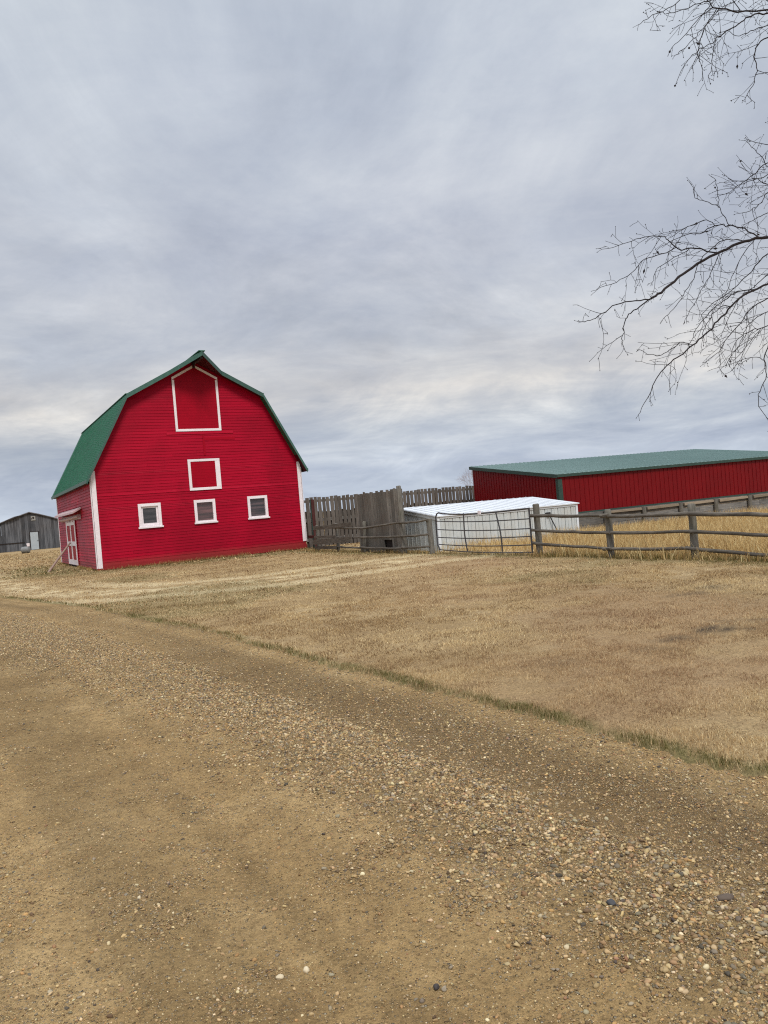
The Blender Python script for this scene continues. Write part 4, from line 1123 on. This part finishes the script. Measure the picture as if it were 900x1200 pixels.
BRANCHES=[
 ([(3.694, 6.6, 3.661), (3.434, 6.529, 3.599), (3.194, 6.457, 3.558), (2.962, 6.386, 3.475), (2.733, 6.314, 3.366), (2.534, 6.243, 3.243), (2.36, 6.171, 3.127), (2.247, 6.1, 3.062)], 19, 9, 0),
 ([(2.247, 6.1, 3.062), (2.104, 6.04, 3.044), (1.929, 5.98, 3.01), (1.793, 5.92, 2.933), (1.686, 5.86, 2.875), (1.592, 5.8, 2.862)], 8, 2, 1),
 ([(2.247, 6.1, 3.062), (2.127, 6.12, 2.996), (2.06, 6.14, 2.939), (2.032, 6.16, 2.857), (2.017, 6.18, 2.76), (2.044, 6.2, 2.68)], 8, 2, 1),
 ([(2.928, 6.375, 3.459), (2.77, 6.429, 3.52), (2.64, 6.457, 3.541), (2.586, 6.486, 3.619), (2.529, 6.514, 3.677), (2.396, 6.543, 3.698), (2.257, 6.571, 3.669), (2.051, 6.6, 3.638)], 9, 2, 1),
 ([(2.628, 6.463, 3.558), (2.488, 6.44, 3.505), (2.321, 6.38, 3.457), (2.185, 6.32, 3.337), (2.034, 6.26, 3.262), (1.852, 6.2, 3.191)], 6, 2, 1),
 ([(2.722, 6.439, 3.528), (2.643, 6.567, 3.504), (2.516, 6.633, 3.441), (2.495, 6.7, 3.352)], 5, 2, 1),
 ([(3.366, 6.508, 3.587), (3.281, 6.6, 3.71), (3.175, 6.65, 3.759), (3.074, 6.7, 3.786), (2.958, 6.75, 3.754), (2.866, 6.8, 3.764), (2.731, 6.85, 3.733), (2.631, 6.9, 3.682)], 9, 2, 1),
 ([(3.18, 6.648, 3.757), (3.065, 6.575, 3.894), (2.935, 6.55, 3.953), (2.848, 6.525, 3.986), (2.816, 6.5, 4.073)], 5, 2, 1),
 ([(3.055, 6.573, 3.899), (3.015, 6.475, 3.995), (2.961, 6.4, 4.082)], 4, 2, 1),
 ([(3.074, 6.7, 3.786), (2.97, 6.625, 3.818), (2.803, 6.55, 3.761), (2.659, 6.475, 3.688), (2.562, 6.4, 3.627)], 5, 2, 1),
 ([(3.208, 6.461, 3.56), (3.043, 6.438, 3.579), (2.912, 6.375, 3.525), (2.763, 6.312, 3.405), (2.678, 6.25, 3.274), (2.595, 6.188, 3.159), (2.493, 6.125, 3.048), (2.379, 6.062, 2.94), (2.29, 6.0, 2.872)], 6, 2, 1),
 ([(3.294, 6.487, 3.575), (3.142, 6.4, 3.423), (2.995, 6.3, 3.228), (2.882, 6.2, 3.07)], 5, 2, 1),
 ([(2.956, 6.384, 3.472), (2.909, 6.45, 3.351), (2.848, 6.5, 3.228), (2.762, 6.55, 3.082), (2.709, 6.6, 2.983)], 5, 2, 1),
 ([(3.909, 6.9, 3.383), (3.561, 6.833, 3.279), (3.371, 6.767, 3.208), (3.198, 6.7, 3.115), (3.031, 6.633, 2.979), (2.882, 6.567, 2.858), (2.737, 6.5, 2.754), (2.596, 6.433, 2.666), (2.457, 6.367, 2.587), (2.332, 6.3, 2.48), (2.244, 6.233, 2.372), (2.164, 6.167, 2.266), (2.072, 6.1, 2.156)], 15, 2, 0),
 ([(2.675, 6.47, 2.715), (2.57, 6.35, 2.743), (2.44, 6.3, 2.681), (2.313, 6.25, 2.633), (2.162, 6.2, 2.684)], 6, 2, 1),
 ([(3.43, 6.787, 3.23), (3.285, 6.82, 3.23), (3.16, 6.84, 3.17), (3.04, 6.86, 3.079), (2.932, 6.88, 2.971), (2.878, 6.9, 2.858)], 8, 2, 1),
 ([(3.744, 6.7, 3.618), (3.555, 6.78, 3.542), (3.432, 6.86, 3.411), (3.307, 6.94, 3.292), (3.148, 7.02, 3.196), (3.065, 7.1, 3.106)], 9, 2, 0),
 ([(3.139, 6.676, 3.067), (3.023, 6.55, 3.06), (2.908, 6.5, 2.985), (2.805, 6.45, 2.867), (2.762, 6.4, 2.773)], 6, 2, 1),
 ([(3.992, 7.2, 3.373), (3.707, 7.133, 3.227), (3.508, 7.067, 3.124), (3.372, 7.0, 2.994), (3.189, 6.933, 2.824), (3.09, 6.867, 2.726), (2.948, 6.8, 2.634)], 9, 2, 0),
 ([(3.171, 6.921, 2.806), (3.111, 6.9, 2.716), (3.121, 6.9, 2.547)], 4, 2, 1),
 ([(3.526, 6.4, 2.894), (3.268, 6.325, 2.813), (3.088, 6.25, 2.768), (2.943, 6.175, 2.695), (2.828, 6.1, 2.539)], 7, 2, 0),
 ([(3.19, 6.292, 2.793), (3.063, 6.275, 2.658), (2.908, 6.2, 2.538)], 4, 2, 1),
 ([(3.264, 6.0, 2.717), (3.102, 5.983, 2.627), (3.036, 5.967, 2.496), (3.031, 5.95, 2.361), (2.975, 5.933, 2.264), (2.939, 5.917, 2.166), (2.985, 5.9, 2.029)], 7, 2, 0),
 ([(3.035, 5.965, 2.479), (2.944, 5.95, 2.514), (2.824, 5.9, 2.462)], 4, 2, 1),
 ([(3.672, 6.3, 5.379), (3.42, 6.225, 5.317), (3.244, 6.15, 5.283), (3.005, 6.075, 5.269), (2.869, 6.0, 5.245)], 11, 5, 0),
 ([(2.869, 6.0, 5.245), (2.734, 5.933, 5.141), (2.597, 5.867, 4.994), (2.45, 5.8, 4.856)], 5, 2, 1),
 ([(2.939, 6.039, 5.257), (2.806, 5.925, 5.104), (2.652, 5.85, 4.953), (2.514, 5.775, 4.817), (2.415, 5.7, 4.73)], 5, 2, 1),
 ([(2.869, 6.0, 5.245), (2.737, 5.975, 5.378), (2.553, 5.95, 5.259), (2.372, 5.925, 5.179), (2.246, 5.9, 5.102)], 6, 2, 1),
 ([(3.137, 6.4, 5.559), (2.935, 6.35, 5.508), (2.769, 6.3, 5.427), (2.607, 6.25, 5.38), (2.519, 6.2, 5.369)], 6, 2, 0),
 ([(3.785, 6.5, 5.456), (3.556, 6.475, 5.445), (3.399, 6.45, 5.428), (3.274, 6.425, 5.351), (3.15, 6.4, 5.276), (3.049, 6.375, 5.212), (3.015, 6.35, 5.102), (2.981, 6.325, 4.985), (2.939, 6.3, 4.856)], 10, 2, 0),
 ([(3.043, 6.37, 5.192), (2.866, 6.267, 5.079), (2.718, 6.183, 4.946), (2.588, 6.1, 4.748)], 5, 2, 1),
 ([(2.914, 6.025, 5.253), (2.759, 5.933, 5.041), (2.669, 5.867, 4.845), (2.59, 5.8, 4.684)], 5, 2, 1),
 ([(3.143, 6.118, 5.277), (3.045, 6.133, 5.445), (2.916, 6.167, 5.356), (2.817, 6.2, 5.235)], 5, 2, 1),
 ([(3.338, 5.8, 4.954), (3.162, 5.783, 4.863), (3.058, 5.767, 4.785), (3.035, 5.75, 4.682), (3.032, 5.733, 4.59), (2.984, 5.717, 4.478), (2.91, 5.7, 4.374)], 8, 2, 0),
 ([(3.022, 5.73, 4.566), (3.063, 5.7, 4.55), (3.132, 5.7, 4.532)], 4, 2, 1),
 ([(3.977, 7.0, 4.516), (3.71, 6.95, 4.4), (3.52, 6.9, 4.264), (3.335, 6.85, 4.145), (3.171, 6.8, 4.078)], 8, 2, 0),
 ([(4.075, 7.2, 4.402), (3.807, 7.15, 4.363), (3.619, 7.1, 4.302), (3.474, 7.05, 4.254), (3.348, 7.0, 4.136)], 7, 2, 0),
 ([(3.808, 6.8, 4.212), (3.602, 6.767, 4.297), (3.512, 6.733, 4.409), (3.406, 6.7, 4.492)], 6, 2, 0),
 ([(3.732, 6.6, 4.132), (3.476, 6.55, 3.987), (3.385, 6.5, 3.888), (3.268, 6.45, 3.807), (3.142, 6.4, 3.777)], 6, 2, 0),
 ([(3.893, 6.9, 4.134), (3.667, 6.9, 4.183), (3.557, 6.9, 4.246), (3.441, 6.9, 4.225), (3.314, 6.9, 4.274)], 6, 2, 0),
 ([(3.655, 6.5, 3.844), (3.4, 6.433, 3.768), (3.256, 6.367, 3.712), (3.134, 6.3, 3.649)], 6, 2, 0),
 ([(3.812, 6.7, 4.465), (3.589, 6.633, 4.415), (3.467, 6.567, 4.409), (3.341, 6.5, 4.41)], 6, 2, 0),
 ([(4.01, 6.9, 5.587), (3.767, 6.875, 5.577), (3.599, 6.85, 5.53), (3.477, 6.825, 5.48), (3.363, 6.8, 5.519)], 7, 2, 0),
 ([(3.847, 6.6, 5.559), (3.619, 6.575, 5.605), (3.467, 6.55, 5.674), (3.304, 6.525, 5.599), (3.188, 6.5, 5.549)], 7, 2, 0),
 ([(3.862, 7.0, 3.092), (3.601, 6.95, 3.055), (3.448, 6.9, 2.994), (3.323, 6.85, 2.871), (3.228, 6.8, 2.732)], 7, 2, 0),
 ([(4.011, 7.2, 3.61), (3.748, 7.18, 3.451), (3.602, 7.16, 3.346), (3.459, 7.14, 3.257), (3.306, 7.12, 3.044), (3.239, 7.1, 2.918)], 7, 2, 0),
]

# ------------------------------------------------------------------ bare tree reaching in from the right
TB = Vector((5.55, 7.0, 0.0))
tree = thing('bare_tree', 'bare leafless tree whose thin drooping branches reach in from the right', 'tree', TB)
trunk_pts = [(0, 0, -.1), (.03, .02, 1.0), (-.03, .0, 2.2), (.02, -.05, 3.4), (.08, -.02, 4.6), (.05, .05, 6.0), (.12, .08, 7.6), (.1, .1, 9.4)]
trunk_r = [.20, .165, .15, .135, .115, .09, .06, .015]
MB().tube(trunk_pts, trunk_r, 14).build('trunk', M['bark'], tree, smooth=True)
def trunk_at(z):
    for a, b in zip(trunk_pts[:-1], trunk_pts[1:]):
        if a[2] <= z <= b[2]:
            return Vector(a).lerp(Vector(b), (z - a[2]) / (b[2] - a[2]))
    return Vector(trunk_pts[-1])
rb = random.Random(5)
def smooth_path(pts, sub=4):
    P = [Vector(p) for p in pts]; out = []
    for i in range(len(P) - 1):
        p0, p1, p2, p3 = P[max(i - 1, 0)], P[i], P[i + 1], P[min(i + 2, len(P) - 1)]
        for k in range(sub):
            t = k / sub
            out.append(0.5 * ((2 * p1) + (p2 - p0) * t + (2 * p0 - 5 * p1 + 4 * p2 - p3) * t * t + (3 * p1 - p0 - 3 * p2 + p3) * t ** 3))
    out.append(P[-1]); return out
def bud(mb, p, d, s):
    d = d.normalized(); sd_ = d.cross(Vector((0.3, 0.8, 0.5))).normalized(); u = sd_.cross(d)
    a, c = p, p + d * s * 2.4; m = p + d * s
    r = s * .55
    mb.add([a, m + sd_ * r, m + u * r, m - sd_ * r, m - u * r, c], [(0, 1, 2), (0, 2, 3), (0, 3, 4), (0, 4, 1), (5, 2, 1), (5, 3, 2), (5, 4, 3), (5, 1, 4)])
def grow(mb, p, d, length, r, depth):
    n = max(3, int(length / 0.045)); pts = [p]; rad = [r]
    d = d.normalized()
    for i in range(n):
        d = (d + Vector((rb.gauss(0, .13), rb.gauss(0, .13), rb.gauss(-.035, .12)))).normalized()
        p = p + d * (length / n); pts.append(p); rad.append(max(.0014, r * (1 - .62 * (i + 1) / n)))
        if depth > 0 and rb.random() < (.42 if depth > 1 else .40) and i > 0:
            ax = Vector((rb.gauss(0, 1), rb.gauss(0, .6), rb.gauss(0, 1))); ax = (ax - d * ax.dot(d)).normalized()
            k = rb.uniform(.5, 1.0)
            grow(mb, p, d * (1 - k * .5) + ax * k, length * rb.uniform(.25, .6) if depth > 1 else rb.uniform(.03, .11), max(.0016, rad[-1] * .8), depth - 1)
        elif rb.random() < .16:
            ax = Vector((rb.gauss(0, 1), rb.gauss(0, 1), rb.gauss(0, 1))).normalized()
            bud(mb, p, (d * .8 + ax * .7), rb.uniform(.0035, .007))
    mb.tube(pts, rad, 4, cap=False)
    bud(mb, p, d, rb.uniform(.0035, .007) if rb.random() > .02 else .018)
LIMBS = []
ORDER = [0, 13, 24] + [i for i in range(len(BRANCHES)) if i not in (0, 13, 24)]
for bi in ORDER:
    L, r0, r1, child = BRANCHES[bi]
    mb = MB()
    pts = [Vector(p) - TB for p in L]
    r0, r1 = r0 * .00066, r1 * .0010
    if not child:
        k0 = 8
        if bi in (0, 13, 24):                            # the three limbs that leave the trunk
            base = trunk_at(max(1.6, min(7.0, pts[0].z - {0: 1.1, 13: 1.5, 24: 1.3}[bi])))
            mid = base.lerp(pts[0], .45) + Vector((0, rb.uniform(-.1, .1), .16))
            path = smooth_path([base, base.lerp(mid, .5) + Vector((.02, .08, .06)), mid] + pts); k0 = 12
            LIMBS.append(path[:13])
        else:                                            # the others fork from the nearest limb
            cand = [p for lb in LIMBS for p in lb if p.x > pts[0].x + .18]
            base = min(cand, key=lambda p: (p - pts[0] - Vector((.45, 0, 0))).length)
            mid = base.lerp(pts[0], .55) + Vector((rb.uniform(-.04, .04), rb.uniform(-.1, .1), rb.uniform(-.05, .10)))
            path = smooth_path([base, mid] + pts)
        f0 = 2.6 if bi in (0, 13, 24) else 1.3
        rad = [r0 * f0 - (r0 * (f0 - 1)) * min(1, i / k0) if i < k0 else r0 + (r1 - r0) * (i - k0) / (len(path) - 1 - k0) for i in range(len(path))]
    else:
        path = smooth_path(pts); k0 = 0
        rad = [r0 + (r1 - r0) * i / (len(path) - 1) for i in range(len(path))]
    jp = [p + Vector((rb.gauss(0, .004), rb.gauss(0, .008), rb.gauss(0, .004))) * (0 if i in (0, len(path) - 1) else 1) for i, p in enumerate(path)]
    mb.tube(jp, rad, 7)
    # side shoots
    seg = list(zip(jp[:-1], jp[1:]))
    for i, (a, b) in enumerate(seg):
        if i < k0 - 1: continue
        frac = i / len(seg); d = (b - a); ln = d.length
        cnt = ln / .062
        while cnt > 0:
            if rb.random() < min(1, cnt) * .80:
                p = a.lerp(b, rb.random())
                ax = Vector((rb.gauss(0, .8), rb.gauss(0, .7), rb.gauss(-.15, .9))); dn = d.normalized(); ax = (ax - dn * ax.dot(dn)).normalized()
                k = rb.uniform(.55, 1.1)
                big = rb.random() < (.58 if frac < .85 else .3)
                grow(mb, p, dn * (1.0 - .35 * k) + ax * k, (rb.uniform(.16, .42) * (1.1 - .4 * frac) if frac < .85 else rb.uniform(.08, .16)) if big else rb.uniform(.04, .11), rb.uniform(.0018, .0026) if big else .0016, 1 if big or rb.random() < .4 else 0)
            cnt -= 1
    # fork at the tip
    dn = (jp[-1] - jp[-2]).normalized()
    for _ in range(2):
        grow(mb, jp[-1], dn + Vector((rb.gauss(0, .35), rb.gauss(0, .35), rb.gauss(0, .35))), rb.uniform(.02, .06), .0016, 0)
    mb.build('branch', M['twig'], tree, smooth=True)
# the rest of the crown, above and to the right of the frame
for k in range(12):
    z = 3.6 + k * .42; az = rb.uniform(-2.2, 1.7)
    mb = MB(); p = trunk_at(z); d = Vector((math.cos(az), math.sin(az), rb.uniform(.35, .8)))
    ln = 2.4 * (1.15 - k / 16)
    pts = [p]; 
    for i in range(14):
        d = (d + Vector((rb.gauss(0, .1), rb.gauss(0, .1), -.06))).normalized(); p = p + d * ln / 14; pts.append(p)
    mb.tube(pts, [.022 * (1 - i / 15.5) for i in range(15)], 6)
    for i in range(3, 15):
        for _ in range(3):
            grow(mb, pts[i], (pts[i] - pts[i - 1]).normalized() + Vector((rb.gauss(0, .7), rb.gauss(0, .7), rb.gauss(-.1, .6))), rb.uniform(.2, .6), .0026, 1)
    mb.build('branch', M['twig'], tree, smooth=True)

# small leafless tree beyond the sheds
ft = thing('small_bare_tree', 'small faint leafless tree showing above the red shed end and plank fence', 'tree', (7.7, 62.0, 0))
MB().tube([(0, 0, -.1), (.05, 0, 1.2), (0, .05, 2.2)], [.11, .08, .06], 8).build('trunk', M['bark'], ft, smooth=True)
mb = MB()
def far_grow(p, d, ln, r, depth):
    pts = [p]
    for i in range(4):
        d = (d + Vector((rb.gauss(0, .12), rb.gauss(0, .12), rb.gauss(.03, .1)))).normalized(); p = p + d * ln / 4; pts.append(p)
    mb.tube(pts, [r, r * .9, r * .8, r * .7, r * .55], 4, cap=False)
    if depth:
        for _ in range(4):
            far_grow(pts[rb.choice((2, 3, 4, 4))], d + Vector((rb.gauss(0, .5), rb.gauss(0, .5), rb.gauss(.12, .4))), ln * rb.uniform(.55, .8), r * .6, depth - 1)
for k in range(6):
    a = k * 1.05
    far_grow(Vector((0, .05, 1.3 + .15 * k)), Vector((math.cos(a) * .5, math.sin(a) * .5, .95)), 1.05, .018, 4)
mb.build('crown', M['twig_far'], ft)

# ------------------------------------------------------------------ labels for the setting
for n_, lab in (('ground', 'dry tan lawn and bare soil reaching to the horizon'), ('gravel_road', 'tan gravel road crossing the foreground'),
                ('loose_gravel', 'loose pebbles heaped in a ridge along the gravel road'), ('gravel_grit', 'fine grit scattered on the road surface'),
                ('gravel_strewn_further', 'loose pebbles of the gravel ridge further along the road'), ('dry_lawn_grass', 'short dry grass nearest the road with a green verge'),
                ('dry_lawn_grass_middle', 'short dry tan grass in the middle of the lawn'), ('dry_lawn_grass_further', 'short dry tan grass towards barn and fences'), ('dry_lawn_grass_distant', 'sparse dry grass on the far ground around the barn'),
                ('ragged_dry_weeds', 'ragged dry weeds along the foot of barn wall and fences'),
                ('tall_dry_grass', 'tall golden dry grass behind the rail fence')):
    bpy.data.objects[n_]['label'] = lab

# ------------------------------------------------------------------ light: overcast sky and a very soft sun
SUN_EL, SUN_AZ = R(48), R(160)                          # azimuth clockwise from +Y: behind the camera, a little to the left
world = bpy.data.worlds.new('World'); scene.world = world; world.use_nodes = True
wt = world.node_tree; wn = wt.nodes; wn.clear()
def wl_(a, b): wt.links.new(a, b)
out = wn.new('ShaderNodeOutputWorld'); bg = wn.new('ShaderNodeBackground'); wl_(bg.outputs[0], out.inputs[0])
bg.inputs['Strength'].default_value = 0.1
sky = wn.new('ShaderNodeTexSky'); sky.sky_type = 'NISHITA'; sky.sun_disc = False
sky.sun_elevation = SUN_EL; sky.sun_rotation = SUN_AZ; sky.dust_density = 2.0
tc = wn.new('ShaderNodeTexCoord')
sp = wn.new('ShaderNodeSeparateXYZ'); wl_(tc.outputs['Generated'], sp.inputs[0])
def wm(op, a, b=0.0, clamp=False):
    x = wn.new('ShaderNodeMath'); x.operation = op; x.use_clamp = clamp
    for s_, v_ in ((x.inputs[0], a), (x.inputs[1], b)):
        if isinstance(v_, bpy.types.NodeSocket): wl_(v_, s_)
        else: s_.default_value = v_
    return x.outputs[0]
def wramp(f, stops):
    x = wn.new('ShaderNodeValToRGB'); e = x.color_ramp.elements
    while len(e) < len(stops): e.new(.5)
    for el, (p, c) in zip(e, stops):
        el.position = p; el.color = c if hasattr(c, '__len__') else (c, c, c, 1)
    wl_(f, x.inputs[0]); return x.outputs[0]
def wmix(f, a, b, mode='MIX'):
    x = wn.new('ShaderNodeMix'); x.data_type = 'RGBA'; x.blend_type = mode
    for s_, v_ in ((x.inputs[0], f), (x.inputs[6], a), (x.inputs[7], b)):
        if isinstance(v_, bpy.types.NodeSocket): wl_(v_, s_)
        else: s_.default_value = v_
    return x.outputs[2]
zc = wm('MAXIMUM', sp.outputs[2], 0.0)
zraw = zc
den = wm('ADD', zc, 0.16)
px_ = wm('DIVIDE', sp.outputs[0], den); py_ = wm('DIVIDE', sp.outputs[1], den)
cv = wn.new('ShaderNodeCombineXYZ'); wl_(px_, cv.inputs[0]); wl_(py_, cv.inputs[1])
def wnoise(scale, mapscale, rot, detail=6, rough=.55, dist=.0):
    mp = wn.new('ShaderNodeMapping'); mp.inputs['Scale'].default_value = mapscale; mp.inputs['Rotation'].default_value = (0, 0, rot); wl_(cv.outputs[0], mp.inputs[0])
    n_ = wn.new('ShaderNodeTexNoise'); n_.inputs['Scale'].default_value = scale; n_.inputs['Detail'].default_value = detail; n_.inputs['Roughness'].default_value = rough; n_.inputs['Distortion'].default_value = dist
    wl_(mp.outputs[0], n_.inputs['Vector']); return n_.outputs['Fac']
big = wnoise(1.05, (1, .8, 1), .5, 9, .62, .7)
soft = wnoise(.42, (1, 1, 1), 1.3, 4, .5, .3)
streak = wnoise(1.9, (.95, 1.1, 1), -.30, 9, .64, .35)
EXPO = 0.48
k10 = 10.0 / 2 ** 0.35 * 0.95
def cc(r, g, b, k=1.0):
    c = srgb(r, g, b); return (c[0] * k10 * k, c[1] * k10 * k, c[2] * k10 * k, 1)
zw = wm('ADD', zc, wm('MULTIPLY', wm('SUBTRACT', big, 0.5), wm('MULTIPLY', zc, 0.55)))
base = wramp(zw, [(0.0, cc(190, 201, 217)), (0.05, cc(181, 190, 207)), (0.10, cc(184, 190, 201)), (0.15, cc(207, 205, 205)), (0.21, cc(186, 190, 199)), (0.32, cc(183, 188, 200)), (0.48, cc(190, 197, 209)), (0.60, cc(198, 205, 215)), (0.8, cc(216, 222, 230, 1.75)), (1.0, cc(226, 230, 236, 2.2))])
lo_ = wramp(big, [(0.32, (0.78, 0.80, 0.84, 1)), (0.46, (0.94, 0.95, 0.97, 1)), (0.56, (1.05, 1.05, 1.04, 1)), (0.70, (1.26, 1.25, 1.21, 1))])
c1 = wmix(1.0, base, lo_, 'MULTIPLY')
c1 = wmix(1.0, c1, wramp(soft, [(0.35, (0.88, 0.89, 0.90, 1)), (0.65, (1.14, 1.13, 1.10, 1))]), 'MULTIPLY')
st = wramp(streak, [(0.36, (0.86, 0.88, 0.92, 1)), (0.5, (1, 1, 1, 1)), (0.66, (1.20, 1.17, 1.12, 1))])
stf = wramp(zc, [(0.0, .1), (.05, .6), (.12, 1.0), (.3, .75), (.6, .35)])
c2 = wmix(stf, c1, wmix(1.0, c1, st, 'MULTIPLY'))
fin = wmix(0.95, sky.outputs[0], c2)
wl_(fin, bg.inputs['Color'])

sun_d = bpy.data.lights.new('sun', 'SUN'); sun_d.energy = 1.5; sun_d.angle = R(16); sun_d.color = (1.0, 0.96, 0.90)
sun = bpy.data.objects.new('sun', sun_d); COL.objects.link(sun)
v = Vector((math.sin(SUN_AZ) * math.cos(SUN_EL), math.cos(SUN_AZ) * math.cos(SUN_EL), math.sin(SUN_EL)))
sun.rotation_euler = v.to_track_quat('Z', 'Y').to_euler()
sun.location = v * 60

scene.view_settings.view_transform = 'Standard'
scene.view_settings.look = 'None'
scene.view_settings.exposure = EXPO
scene.view_settings.gamma = 1.0
scene.view_settings.use_curve_mapping = False
scene.render.engine = 'CYCLES'
scene.cycles.max_bounces = 6
scene.cycles.diffuse_bounces = 3
scene.cycles.use_denoising = False
scene.cycles.filter_width = 1.15
scene.render.resolution_x = 768; scene.render.resolution_y = 1024
